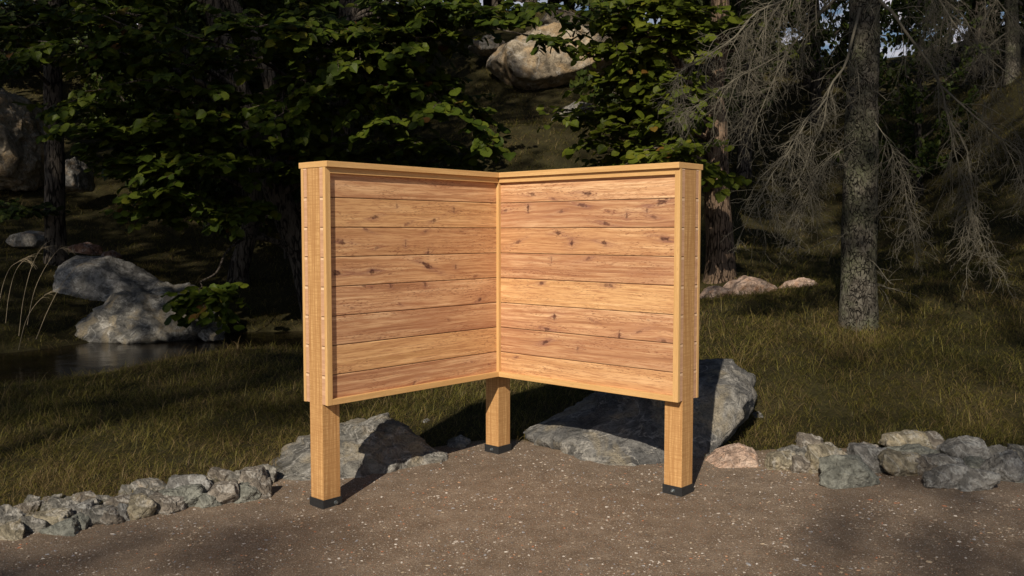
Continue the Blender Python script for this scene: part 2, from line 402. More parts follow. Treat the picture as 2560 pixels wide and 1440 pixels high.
def _fit():
    n = len(ctl); D = ((ctl[:, None, :2] - ctl[None, :, :2]) ** 2).sum(2)
    K = _tps(D) + np.eye(n) * .12
    Pm = np.c_[np.ones(n), ctl[:, :2]]
    Mx = np.block([[K, Pm], [Pm.T, np.zeros((3, 3))]])
    return np.linalg.solve(Mx, np.r_[ctl[:, 2], 0, 0, 0])
_w = _fit()
def terrain(x, y):
    x = np.atleast_1d(np.asarray(x, float)); y = np.atleast_1d(np.asarray(y, float))
    out = np.empty(len(x))
    for s in range(0, len(x), 20000):
        X, Y = x[s:s + 20000], y[s:s + 20000]
        D = (X[:, None] - ctl[None, :, 0]) ** 2 + (Y[:, None] - ctl[None, :, 1]) ** 2
        out[s:s + 20000] = _tps(D) @ _w[:-3] + _w[-3] + _w[-2] * X + _w[-1] * Y
    out = np.where(y > 60, np.interp(y, [60, 80], [1, .6]) * out, out)
    d = y - edgeY(x); s = np.clip(d / 1.1, 0, 1); s = s * s * (3 - 2 * s)
    far = np.clip((y - 4) / 8, 0, 1)
    z = gravel_z(x, y) * (1 - s) + out * s
    z = z + s * (.035 * pn(np.c_[x * 1.3, y * 1.3, x * 0]) + .16 * far * pn(np.c_[x * .45, y * .45, x * 0 + 5])) + .006 * pn(np.c_[x * 2.1, y * 2.1, x * 0 + 9])
    return z
def tz(x, y): return float(terrain(x, y)[0])
def gat(px, py, y0=3, y1=40):
    """where the photograph's ray meets the terrain"""
    Ys = np.linspace(y0, y1, 900); d = ray(px, py); P = np.array([0, 0, CAMZ]) + d[None] * (Ys / d[1])[:, None]
    h = terrain(P[:, 0], P[:, 1]); k = np.argmax(P[:, 2] < h); return P[k]

xs = np.concatenate([np.linspace(-90, -16, 20)[:-1], np.linspace(-16, -5, 56)[:-1], np.linspace(-5, 6, 170)[:-1], np.linspace(6, 16, 50)[:-1], np.linspace(16, 90, 20)])
ys = np.concatenate([np.linspace(-60, 2, 20)[:-1], np.linspace(2, 9, 110)[:-1], np.linspace(9, 20, 100)[:-1], np.linspace(20, 36, 60)[:-1], np.linspace(36, 120, 20)])
X, Y = np.meshgrid(xs, ys); Xr, Yr = X.ravel(), Y.ravel(); Zr = terrain(Xr, Yr)
Zr = np.where(Yr < edgeY(Xr) - .05, Zr - .02, Zr)
nx, nz = len(xs), len(ys); i = np.arange((nz - 1) * (nx - 1)); r, c = i // (nx - 1), i % (nx - 1); a = r * nx + c
def mat_soil():
    t = NT('forest_soil'); g = t.geo(); n = t.noise(g, 2.2, 6, .6); f = t.noise(g, 40, 5, .7)
    c = t.ramp(n, [(.3, (.028, .023, .011)), (.5, (.043, .039, .016)), (.7, (.065, .052, .024))])
    c = t.mix(t.ramp(f, [(.35, .6), (.6, 0)]), c, (.022, .018, .010))
    return t.fin(c, .95, t.bump(f, .8, .03), .1)
M['soil'] = mat_soil()
g = np_mesh('ground', np.c_[Xr, Yr, Zr], np.stack([a, a + 1, a + nx + 1, a + nx], 1).ravel(), np.full(len(i), 4), M['soil'], smooth=True)
tag(g, kind='structure')

# gravel ground
def mat_gravel():
    t = NT('packed_gravel'); g = t.geo(); n = t.noise(g, 1.3, 5, .6); m = t.noise(g, 9, 6, .65); f = t.noise(g, 130, 4, .7)
    c = t.ramp(m, [(.3, (.165, .122, .088)), (.5, (.235, .178, .130)), (.7, (.31, .242, .182))])
    c = t.mix(t.ramp(n, [(.4, .0), (.62, .35)]), c, (.15, .105, .07))
    c = t.mix(t.ramp(f, [(.38, .6), (.55, 0)]), c, (.07, .048, .033))
    v = t.n('ShaderNodeTexVoronoi'); v.inputs['Scale'].default_value = 150; t.l(g, v.inputs['Vector'])
    rr, gg, bb = t.sep(v.outputs['Color'])
    dot = t.math('MULTIPLY', t.ramp(v.outputs['Distance'], [(.28, 1), (.42, 0)]), t.ramp(rr, [(.50, 0), (.54, 1)]))
    sc = t.ramp(gg, [(0, (.33, .27, .22)), (.35, (.52, .46, .41)), (.55, (.17, .15, .145)), (.75, (.40, .17, .09)), (.85, (.46, .40, .35)), (1, (.66, .62, .57))], 'CONSTANT')
    c = t.mix(dot, c, sc)
    h = t.math('ADD', t.math('MULTIPLY', f, .6), t.math('ADD', t.math('MULTIPLY', m, 1.2), t.math('MULTIPLY', dot, .5)))
    return t.fin(c, .88, t.bump(h, .9, .008), .2)
M['gravel'] = mat_gravel()
gx = np.concatenate([np.linspace(-40, -5, 15)[:-1], np.linspace(-5, 5, 161)[:-1], np.linspace(5, 40, 15)])
rows = 70; V = []
for k in range(rows):
    f = k / (rows - 1); y = -30 * (1 - f) ** 3 + (1 - (1 - f) ** 3) * (edgeY(gx) + .06)
    V.append(np.c_[gx, y, terrain(gx, y) + .004 - (.03 if k == rows - 1 else 0)])
V = np.concatenate(V); n = len(gx); i = np.arange((rows - 1) * (n - 1)); r, c = i // (n - 1), i % (n - 1); a = r * n + c
g = np_mesh('gravel_path', V, np.stack([a, a + 1, a + n + 1, a + n], 1).ravel(), np.full(len(i), 4), M['gravel'], smooth=True)
tag(g, kind='structure')

# water of the stream
def mat_water():
    t = NT('still_water'); g = t.geo(); n = t.noise(g, 3.0, 3, .5)
    t.p.inputs['IOR'].default_value = 1.33
    return t.fin((.010, .007, .004), .14, t.bump(n, .25, .03), .18)
V = []; 
for x in np.linspace(-40, 3, 60):
    for yy in (6, 9, 12, 15): V.append((x, yy, -.18))
i = np.arange(59 * 3); r, c = i // 3, i % 3; a = r * 4 + c
g = np_mesh('stream_water', np.array(V), np.stack([a, a + 4, a + 5, a + 1], 1).ravel(), np.full(len(i), 4), mat_water(), smooth=True); tag(g, kind='structure')

# pebbles pressed into the gravel
def pebbles():
    N = 120000; r = np.random.default_rng(5)
    y = 1.2 + r.random(N) ** .8 * 4.4; x = (r.random(N) * 2 - 1) * (.62 * y + .9)
    keep = (y < edgeY(x) - .0); x, y = x[keep], y[keep]; N = len(x)
    clump = pn(np.c_[x * 3.3, y * 3.3, x * 0 + 2]); keep = r.random(N) < .55 + 1.3 * clump; x, y = x[keep], y[keep]; N = len(x)
    z = terrain(x, y) + .004
    s = .0014 + .0082 * r.random(N) ** 3.3; s = np.where(r.random(N) < .004, s + .006, s)
    ang = np.linspace(0, 2 * math.pi, 6, endpoint=False)
    ax = s * r.uniform(.8, 1.5, N); ay = s * r.uniform(.55, 1, N); rot = r.random(N) * 6.28; hh = s * r.uniform(.1, .35, N)
    rad = r.uniform(.75, 1.2, (N, 6))
    lx = ax[:, None] * np.cos(ang) * rad; ly = ay[:, None] * np.sin(ang) * rad
    c, sn = np.cos(rot)[:, None], np.sin(rot)[:, None]
    wx = x[:, None] + lx * c - ly * sn; wy = y[:, None] + lx * sn + ly * c
    tx = x[:, None] + .6 * (lx * c - ly * sn); ty = y[:, None] + .6 * (lx * sn + ly * c)
    tilt = r.normal(0, .25, (N, 2)) 
    tzz = z[:, None] + hh[:, None] + .6 * ((tx - x[:, None]) * tilt[:, :1] + (ty - y[:, None]) * tilt[:, 1:])
    V = np.concatenate([np.stack([wx, wy, np.broadcast_to(z[:, None] - .0015, wx.shape)], 2), np.stack([tx, ty, tzz], 2)], 1)
    base = (np.arange(N) * 12)[:, None]
    k = np.arange(6); side = np.stack([k, (k + 1) % 6, (k + 1) % 6 + 6, k + 6], 1).ravel()
    L = np.concatenate([base + side[None], base + (k + 6)[None]], 1).ravel()
    S = np.tile([4] * 6 + [6], N)
    t = NT('pebble_stone'); a = t.attr('rnd')
    col = t.ramp(a, [(0, (.20, .155, .115)), (.30, (.29, .235, .185)), (.52, (.44, .39, .345)), (.64, (.58, .535, .49)), (.70, (.13, .115, .105)), (.78, (.27, .27, .29)), (.86, (.36, .14, .07)), (.90, (.40, .24, .15)), (.94, (.36, .29, .21))], 'CONSTANT')
    m = t.fin(t.mix(t.ramp(t.noise(t.geo(), 300, 3), [(.3, .35), (.6, 0)]), col, (.12, .09, .07)), .75, None, .3)
    o = np_mesh('pebbles', V.reshape(-1, 3), L, S, m, attrs={'rnd': np.repeat(r.random(N), 12)})
    tag(o, 'tiny white, grey and brick-red pebbles strewn over the brown gravel', 'pebbles', kind='stuff')
pebbles()

# ------------------------------------------------------------------ rocks
def mat_rock(name, a, b, c, vein=(.62, .60, .56), veins=.5, warm=None, scale=1.0):
    t = NT(name); g = t.obj()
    big = t.noise(g, 3.2 * scale, 5, .6, .4); mid = t.noise(g, 13 * scale, 6, .65, .6); f = t.noise(g, 70 * scale, 5, .7)
    col = t.ramp(big, [(.33, a), (.5, b), (.67, c)])
    col = t.mix(t.ramp(mid, [(.40, .65), (.56, 0)]), col, tuple(x * .35 for x in a))
    vv = t.noise(g, 2.6 * scale, 4, .6, .9); vm = t.ramp(t.math('ABSOLUTE', t.math('SUBTRACT', vv, .5)), [(0, veins), (.02, 0)])
    col = t.mix(vm, col, vein)
    if warm: col = t.mix(t.ramp(t.noise(g, 4.1 * scale, 4, .6, .8), [(.50, 0), (.64, .8)]), col, warm)
    col = t.mix(t.ramp(f, [(.36, .5), (.52, 0)]), col, tuple(x * .3 for x in a))
    v = t.vor(g, 7 * scale, 'DISTANCE_TO_EDGE'); crack = t.ramp(v, [(0, 0), (.04, 1)])
    h = t.math('ADD', t.math('MULTIPLY', mid, 1.5), t.math('MULTIPLY', f, .5))
    h = t.math('ADD', h, t.math('MULTIPLY', crack, .12))
    return t.fin(col, .85, t.bump(h, 1.0, .03 / scale), .25)
R = {'tan': mat_rock('tan_outcrop', (.25, .205, .15), (.41, .345, .255), (.53, .47, .38), warm=(.48, .34, .19), scale=.5),
     'grey': mat_rock('grey_limestone', (.15, .145, .135), (.25, .24, .215), (.36, .34, .305), warm=(.30, .25, .17)),
     'blue': mat_rock('blue_grey_limestone', (.20, .195, .185), (.31, .30, .285), (.42, .41, .385), (.55, .56, .55), .5),
     'green': mat_rock('green_grey_slate', (.195, .20, .175), (.285, .29, .255), (.37, .37, .325), (.4, .42, .38), .2),
     'yellow': mat_rock('ochre_limestone', (.24, .21, .155), (.36, .32, .235), (.45, .41, .32), warm=(.40, .31, .18)),
     'brown': mat_rock('brown_grey_rock', (.20, .175, .15), (.28, .245, .205), (.36, .32, .27)),
     'pink': mat_rock('pink_sandstone', (.48, .33, .25), (.66, .48, .375), (.76, .62, .52), (.75, .62, .54), .4, warm=(.50, .27, .15)),
     'rust': mat_rock('rust_brown_rock', (.19, .10, .07), (.28, .155, .11), (.38, .24, .18)),
     'pale': mat_rock('pale_boulder', (.22, .21, .19), (.34, .32, .285), (.46, .43, .38), warm=(.42, .31, .20)),
     'dark': mat_rock('dark_vein_boulder', (.12, .12, .12), (.22, .215, .205), (.34, .325, .295), (.50, .48, .44), .6, warm=(.30, .26, .19))}

_ico = {}
def ico(n):
    if n not in _ico:
        bm = bmesh.new(); bmesh.ops.create_icosphere(bm, subdivisions=n, radius=1)
        V = np.array([v.co[:] for v in bm.verts]); Fc = np.array([[v.index for v in f.verts] for f in bm.faces]); bm.free(); _ico[n] = (V, Fc)
    return _ico[n]

def rock_from_planes(N, Hh, sub, noise=.06, freq=2.0, soft=26, seed=0, ridge=.5, strata=None):
    D, Fc = ico(sub)
    dn = D @ N.T
    q = np.where(dn > .02, Hh[None] / np.maximum(dn, .02), 1e9)
    m = q.min(1); r = -np.log(np.exp(-soft * (q / m[:, None] - 1).clip(0, 3)).sum(1)) / soft * m + m
    P = D * r[:, None]; sz = np.ptp(P, axis=0).max() / 2
    Q = P / sz * freq + seed * 13.7
    n = (1 - ridge) * fbm(Q, 6, gain=.55) + ridge * (fbm(Q * 1.1 + 5, 5, True, .55) - .25)
    if strata is not None:
        s = (P / sz) @ np.asarray(strata) * 9 + 1.6 * fbm(Q * .7, 2); n = n + .34 * (np.abs((s % 1) - .5) * 2 - .5)
    w3 = fbm(Q * 3.1 + 40 + .8 * np.c_[n, -n, n], 4, True, .6) - .2
    P = P + D * ((n * noise * 2.9 + .045 * w3) * sz)[:, None]
    return P, Fc

def big_rock(name, outline, mat, thick, yc, label, cat='rock', sub=6, noise=.05, group=None, seed=1, front=None, ridge=.5, strata=None, freq=2.0, lean=0.0):
    """outline: photo points; each becomes two points in depth around yc -> convex body"""
    pts = []
    cx = np.mean([p[0] for p in outline]); cy = np.mean([p[1] for p in outline])
    ymin = min(p[1] for p in outline); ymax = max(p[1] for p in outline)
    for px, py in outline:
        f = (py - ymin) / (ymax - ymin + 1e-6)
        Y = yc + lean * (1 - f)          # upper points sit farther back
        p = at(px, py, Y); pts.append(p)
    pts = np.array(pts); cen = pts.mean(0); allp = list(pts)
    for p in pts:
        q = cen + (p - cen) * .72
        allp.append(q + [0, thick * .5, 0]); allp.append(q + [0, -thick * .5, 0])
    for f in (front or []): allp.append(at(*f))
    bm = bmesh.new()
    for p in allp: bm.verts.new(Vector(p - cen))
    r = bmesh.ops.convex_hull(bm, input=bm.verts[:])
    N, Hh = [], []
    for f in bm.faces:
        f.normal_update(); n = f.normal
        if n.length < .5: continue
        h = n.dot(f.verts[0].co)
        if h < 0: n = -n; h = -h
        N.append(n[:]); Hh.append(h)
    bm.free()
    P, Fc = rock_from_planes(np.array(N), np.array(Hh), sub, noise * 1.25, freq, 90, seed, ridge, strata)
    o = np_mesh(name, P, Fc.ravel(), np.full(len(Fc), 3), R[mat], smooth=True); o.location = cen
    tag(o, label, cat, group)
    return o

NT_ = big_rock
big_rock('boulder', [(1318, 1082), (1345, 1064), (1412, 1038), (1500, 985), (1600, 935), (1700, 905), (1830, 899), (1892, 942), (1880, 1010), (1840, 1080), (1790, 1130), (1740, 1185), (1640, 1210), (1560, 1200), (1440, 1172), (1370, 1120)],
         'dark', .75, 5.2, 'largest boulder, grey and veined, lying half under the right wing of the board', lean=.75, seed=2, noise=.055, ridge=.6, freq=3.0, sub=6, front=[(1400, 1125, 5.35), (1480, 1172, 4.98), (1560, 1194, 4.83), (1660, 1185, 4.88), (1740, 1160, 5.0)])
big_rock('boulder', [(655, 1190), (690, 1140), (760, 1098), (860, 1060), (960, 1045), (1005, 1062), (1050, 1110), (1070, 1150), (1020, 1190), (940, 1205), (780, 1222), (700, 1215)],
         'grey', .55, 5.05, 'long grey boulder behind the left leg of the board, crossed by the board\'s shadow', lean=.25, seed=5, noise=.06, strata=(.2, .1, .6), front=[(695, 1200, 4.8), (780, 1208, 4.73), (870, 1200, 4.76), (1000, 1182, 4.9), (1100, 1162, 5.08)])
big_rock('rock', [(1030, 1150), (1045, 1128), (1080, 1128), (1118, 1136), (1126, 1158), (1100, 1172), (1040, 1176)], 'grey', .2, 5.12, 'low pointed rock at the right tip of the long grey boulder', sub=5, seed=6, noise=.08)
big_rock('rock', [(1100, 1130), (1120, 1105), (1150, 1090), (1172, 1098), (1182, 1122), (1170, 1150), (1120, 1160)], 'grey', .22, 5.45, 'small slanted grey rock on the gravel edge, left of the middle post', sub=5, seed=7, noise=.08)
big_rock('rock', [(1038, 1075), (1048, 1052), (1066, 1046), (1080, 1058), (1084, 1085), (1060, 1100)], 'blue', .2, 6.1, 'small shaded rock in the grass behind the long grey boulder', sub=4, seed=8, noise=.08)
big_rock('rock', [(1752, 1196), (1762, 1152), (1800, 1128), (1848, 1114), (1884, 1128), (1900, 1160), (1880, 1190), (1820, 1215)], 'pink', .30, 4.98, 'pink sandstone rock on the gravel just right of the right leg', sub=6, seed=9, noise=.07, ridge=.7)
big_rock('rock', [(1872, 1052), (1880, 1034), (1896, 1028), (1908, 1036), (1910, 1056), (1890, 1066)], 'dark', .10, 5.95, 'small grey rock in the grass by the largest boulder\'s right flank', sub=4, seed=10, noise=.08)
# pink rocks on the crest
big_rock('rock', [(1745, 745), (1762, 722), (1785, 715), (1830, 722), (1840, 750), (1790, 765)], 'pink', .35, 10.2, 'leftmost of the pink rocks on the crest, brightly lit, by the board', sub=5, seed=11, noise=.05)
big_rock('rock', [(1800, 735), (1825, 702), (1860, 692), (1900, 700), (1935, 712), (1955, 735), (1930, 755), (1830, 760)], 'pink', .5, 10.5, 'largest humped pink rock on the crest below the brown trunk', sub=5, seed=12, noise=.05)
big_rock('rock', [(1935, 728), (1965, 705), (2000, 696), (2035, 702), (2060, 722), (2050, 750), (1960, 755)], 'pink', .4, 10.6, 'pink rock on the crest nearest the spruce trunk', sub=5, seed=13, noise=.05)
# stream boulders
big_rock('boulder', [(183, 838), (215, 800), (300, 740), (360, 715), (430, 706), (490, 712), (540, 735), (560, 790), (555, 835), (480, 858), (350, 872), (240, 865), (200, 852)],
         'grey', 1.1, 12.6, 'front grey boulder with a sunlit ridge at the edge of the stream', lean=.6, seed=14, noise=.055, strata=(.35, .1, .5), freq=1.6, front=[(330, 850, 12.0)])
big_rock('boulder', [(142, 700), (160, 662), (200, 643), (280, 645), (340, 668), (390, 700), (430, 740), (400, 810), (300, 830), (205, 825), (160, 765)],
         'blue', 1.2, 14.2, 'blue-grey boulder standing behind the ridged boulder by the stream', lean=.4, seed=15, noise=.055, freq=1.8, ridge=.6)
big_rock('rock', [(25, 606), (40, 585), (75, 578), (115, 580), (130, 600), (120, 622), (50, 622)], 'pale', .7, 16.6, 'whitish rock on the slope left of the dark conifer trunk', sub=5, seed=16)
big_rock('rock', [(165, 640), (175, 615), (215, 605), (248, 615), (262, 642), (230, 655), (180, 655)], 'rust', .5, 16.4, 'rust brown rock just right of the dark conifer trunk', sub=5, seed=17)
big_rock('rock', [(250, 650), (262, 630), (285, 626), (300, 640), (302, 660), (270, 668)], 'rust', .4, 16.2, 'small brown rock above the blue-grey boulder', sub=4, seed=18)
big_rock('rock', [(495, 838), (510, 822), (535, 818), (556, 830), (560, 850), (520, 856)], 'grey', .3, 12.3, 'small rock in the water at the right foot of the ridged boulder', sub=4, seed=19, noise=.09)
# hill rocks
big_rock('boulder', [(1218, 165), (1240, 120), (1300, 92), (1380, 62), (1480, 68), (1550, 110), (1560, 170), (1480, 190), (1400, 228), (1330, 240), (1270, 225), (1250, 180)],
         'tan', 2.4, 24.2, 'large pale outcrop high on the hillside between the leafy trees', lean=1.0, seed=20, noise=.055, sub=6, freq=2.2)
big_rock('boulder', [(1345, 60), (1365, 35), (1420, 28), (1450, 45), (1455, 80), (1380, 90)], 'tan', 1.2, 26.0, 'smaller pale rock on top of the hillside outcrop', seed=21, sub=5)
big_rock('boulder', [(1170, 120), (1185, 98), (1230, 90), (1262, 105), (1260, 135), (1200, 140)], 'pale', 1.0, 25.5, 'small pale rock left of the hillside outcrop, behind leaves', seed=22, sub=5)
big_rock('boulder', [(1375, 305), (1395, 280), (1440, 255), (1480, 260), (1490, 300), (1440, 318)], 'grey', 1.0, 20.5, 'grey rock below the hillside outcrop, beside the leaves', seed=23, sub=5)
big_rock('boulder', [(-60, 470), (-50, 260), (0, 215), (50, 240), (85, 320), (110, 420), (90, 480)], 'tan', 2.0, 20.5, 'tall pale cliff rock at the left edge behind dark branches', seed=24, sub=6, noise=.08)
big_rock('boulder', [(155, 480), (165, 405), (190, 395), (215, 430), (222, 480)], 'pale', 1.0, 19.5, 'pale rock face right of the dark conifer trunk', seed=25, sub=5, noise=.07)

# border stones --------------------------------------------------
def stone(cx, cy, w, h, mat, label, ox, seed, group, flat=.8):
    px = ox + cx / 2.88; py = 940 + cy / 2.88; bw, bh = w / 2.88, h / 2.88
    # resting depth from its foot, stones higher in the picture sit behind or on others
    foot = gat(px, py + bh * .5, 3, 9)
    Y = foot[1] + bh / F_PX * 3.0
    c = at(px, py, Y); rx = bw / 2 / F_PX * Y * 1.42; rz = bh / 2 / F_PX * Y * 1.45; ry = max(.8 * rx, 1.0 * rz) * .85
    r = np.random.default_rng(seed); k = 9
    N = r.normal(size=(k, 3)); N /= np.linalg.norm(N, axis=1)[:, None]
    N = np.concatenate([N, [[0, 0, 1], [0, 0, -1], [1, 0, .2], [-1, 0, .1], [0, -1, .3], [0, 1, 0]]]); N /= np.linalg.norm(N, axis=1)[:, None]
    Hh = np.concatenate([r.uniform(.58, .95, k), [.9, .9, .95, .95, .9, .9]])
    P, Fc = rock_from_planes(N, Hh, 5, .10, 2.2, 34, seed, .55)
    P = P * [rx, ry, rz]; a = r.uniform(-.3, .3); ca, sa = math.cos(a), math.sin(a)
    P = P @ np.array([[ca, 0, sa], [0, 1, 0], [-sa, 0, ca]]).T
    # sink to the terrain if it hovers as a front stone
    low = P[:, 2].min() + c[2]; g = tz(c[0], c[1])
    o = np_mesh('border_stone', P, Fc.ravel(), np.full(len(Fc), 3), R[mat], smooth=True); o.location = c
    tag(o, label, 'stone', group)
    return o
LS = [(70, 1035, 180, 170, 'grey', 'rough grey border stone cut by the left picture edge, upper of two'),
 (85, 1140, 160, 120, 'yellow', 'rounded border stone cut by the left picture edge, lower of two'),
 (240, 910, 95, 70, 'grey', 'small grey stone topmost at the far left end of the row'),
 (200, 965, 125, 100, 'brown', 'brownish stone behind the largest flat stone at the left end'),
 (310, 950, 105, 80, 'grey', 'small rounded stone just above the largest flat left stone'),
 (405, 895, 80, 75, 'grey', 'small upright grey stone on the grass edge, left end of the row'),
 (350, 918, 70, 60, 'brown', 'tiny stone left of the small upright one on the grass edge'),
 (460, 965, 160, 125, 'grey', 'blocky grey stone above the two green slabs'),
 (512, 905, 85, 65, 'grey', 'small round stone resting behind the blocky grey stone'),
 (345, 1035, 250, 130, 'yellow', 'wide yellowish flat stone, largest of the left end'),
 (240, 1085, 180, 120, 'grey', 'grey stone in front of the wide yellowish stone, beside the edge stones'),
 (420, 1108, 195, 90, 'green', 'flat green-grey slab on the gravel, front left one of two'),
 (562, 1067, 125, 105, 'green', 'dark green slab touching the front flat green slab'),
 (628, 892, 160, 90, 'brown', 'layered brownish stone at the grass, above the tilted stone'),
 (665, 940, 105, 80, 'grey', 'small stone under the layered brownish stone'),
 (580, 985, 140, 105, 'blue', 'bluish stone between the green slab and layered stone'),
 (698, 1028, 155, 130, 'grey', 'tilted grey stone on the gravel, right of the green slabs'),
 (745, 918, 95, 75, 'grey', 'small stone right of the layered brownish stone'),
 (860, 935, 165, 120, 'brown', 'sloping brown-grey stone in the middle of the row'),
 (922, 840, 115, 75, 'grey', 'grey stone on the grass edge left of the pale pointed stone'),
 (805, 1030, 120, 120, 'brown', 'squat stone on the gravel right of the tilted grey stone'),
 (885, 1000, 125, 120, 'blue', 'blue-grey stone tucked left of the big yellow stone'),
 (1012, 970, 190, 155, 'yellow', 'big yellowish stone on the gravel, middle of the left row'),
 (1055, 880, 160, 90, 'grey', 'flat grey stone behind the big yellowish stone'),
 (1108, 815, 220, 90, 'pale', 'pale pointed stone lying on the grass edge'),
 (1192, 945, 185, 120, 'brown', 'rough rounded stone in front of the green-grey block'),
 (1300, 900, 240, 145, 'green', 'large green-grey block in the left row'),
 (1490, 912, 150, 95, 'green', 'squared greenish slab right of the large green-grey block'),
 (1372, 808, 235, 130, 'blue', 'bluish domed stone behind the green-grey block'),
 (1492, 775, 135, 95, 'yellow', 'small ochre stone leaning on the bluish domed stone'),
 (1595, 745, 140, 105, 'brown', 'knobbly stone on the grass edge above the split stone'),
 (1700, 745, 100, 85, 'grey', 'small stone between the knobbly and tall right stones'),
 (1600, 868, 190, 155, 'brown', 'split brownish stone on the gravel near the right end of the left row'),
 (1745, 862, 200, 120, 'green', 'greenish rounded stone at the front near the long boulder'),
 (1812, 765, 180, 150, 'brown', 'broad brown stone near the tip of the long boulder'),
 (1885, 815, 105, 165, 'brown', 'narrow upright stone leaning right near the long boulder'),
 (1922, 725, 125, 120, 'grey', 'last stone of the left row, touching the long boulder')]
for k, (cx, cy, w, h, m, lb) in enumerate(LS): stone(cx, cy, w, h, m, lb, 0, 100 + k, 'border stones left of the board')
RS = [(740, 632, 165, 130, 'yellow', 'yellowish stone at the left end of the right stone row'),
 (800, 550, 160, 85, 'grey', 'flat grey stone behind the yellowish end stone'),
 (950, 485, 155, 105, 'brown', 'pointed stone at the grass, second peak of the right row'),
 (905, 590, 160, 130, 'grey', 'grey stone behind the narrow dark front stone, right row'),
 (890, 655, 125, 115, 'brown', 'narrow brownish stone on the gravel next to the yellowish end stone'),
 (1065, 620, 235, 195, 'yellow', 'large ochre-grey stone in the left part of the right row'),
 (1130, 555, 90, 60, 'green', 'small stone on top behind the large ochre-grey stone'),
 (1225, 715, 330, 200, 'green', 'big flat green-grey stone jutting forward on the gravel'),
 (1330, 552, 165, 100, 'brown', 'brown stone on the grass edge above the white-veined stone'),
 (1362, 625, 200, 175, 'blue', 'stone with a white vein behind the big green-grey one'),
 (1472, 645, 75, 75, 'brown', 'tiny dark stone wedged right of the white-veined stone'),
 (1615, 490, 250, 140, 'yellow', 'highest large pale stone on the grass edge, right row'),
 (1805, 482, 185, 105, 'brown', 'stone right of the highest pale stone'),
 (1500, 575, 135, 80, 'green', 'dark greenish stone left under the highest pale stone'),
 (1675, 568, 260, 100, 'green', 'long flat green stone under the highest pale stone'),
 (1600, 650, 260, 160, 'yellow', 'broad olive stone on the gravel in the middle of the right row'),
 (1765, 668, 170, 130, 'brown', 'brown-grey stone right of the broad olive stone'),
 (2020, 545, 245, 160, 'blue', 'blue-grey veined stone standing high at the grass'),
 (1925, 650, 240, 115, 'blue', 'dark flat stone lying on the round veined stone'),
 (1920, 740, 240, 175, 'blue', 'round grey stone with a curved white vein, frontmost right'),
 (2140, 768, 215, 140, 'blue', 'dark blue stone at the front, right of the round veined stone'),
 (2120, 660, 190, 100, 'green', 'flat stone behind the dark blue front stone'),
 (2305, 680, 195, 195, 'blue', 'large blue-grey stone near the right picture edge'),
 (2335, 572, 200, 105, 'blue', 'stone at the grass above the large blue-grey one'),
 (2450, 590, 150, 125, 'grey', 'pale grey stone cut by the right picture edge, upper'),
 (2460, 712, 140, 125, 'green', 'greenish stone cut by the right picture edge, lower')]
for k, (cx, cy, w, h, m, lb) in enumerate(RS): stone(cx, cy, w, h, m, lb, 1700, 200 + k, 'border stones right of the board')

# ------------------------------------------------------------------ grass
def mat_grass(name, stops):
    t = NT(name); a = t.attr('rnd')
    col = t.ramp(a, stops)
    t.p.inputs['Base Color'].default_value = (.05, .05, .02, 1)
    d = t.n('ShaderNodeBsdfDiffuse'); tr = t.n('ShaderNodeBsdfTranslucent'); gl = t.n('ShaderNodeBsdfGlossy'); gl.inputs['Roughness'].default_value = .5
    gl.inputs['Color'].default_value = (.5, .5, .4, 1)
    mx = t.n('ShaderNodeMixShader'); mx.inputs[0].default_value = .3; m2 = t.n('ShaderNodeMixShader'); m2.inputs[0].default_value = .04
    t.l(col, d.inputs[0]); t.l(col, tr.inputs[0]); t.l(d.outputs[0], mx.inputs[1]); t.l(tr.outputs[0], mx.inputs[2])
    t.l(mx.outputs[0], m2.inputs[1]); t.l(gl.outputs[0], m2.inputs[2]); t.l(m2.outputs[0], t.out.inputs[0])
    t.t.nodes.remove(t.p)
    return t.m
M['grass'] = mat_grass('meadow_grass_blade', [(0, (.040, .044, .012)), (.3, (.090, .083, .020)), (.5, (.180, .158, .034)), (.62, (.125, .085, .038)), (.84, (.29, .215, .10)), (1, (.075, .042, .026))])

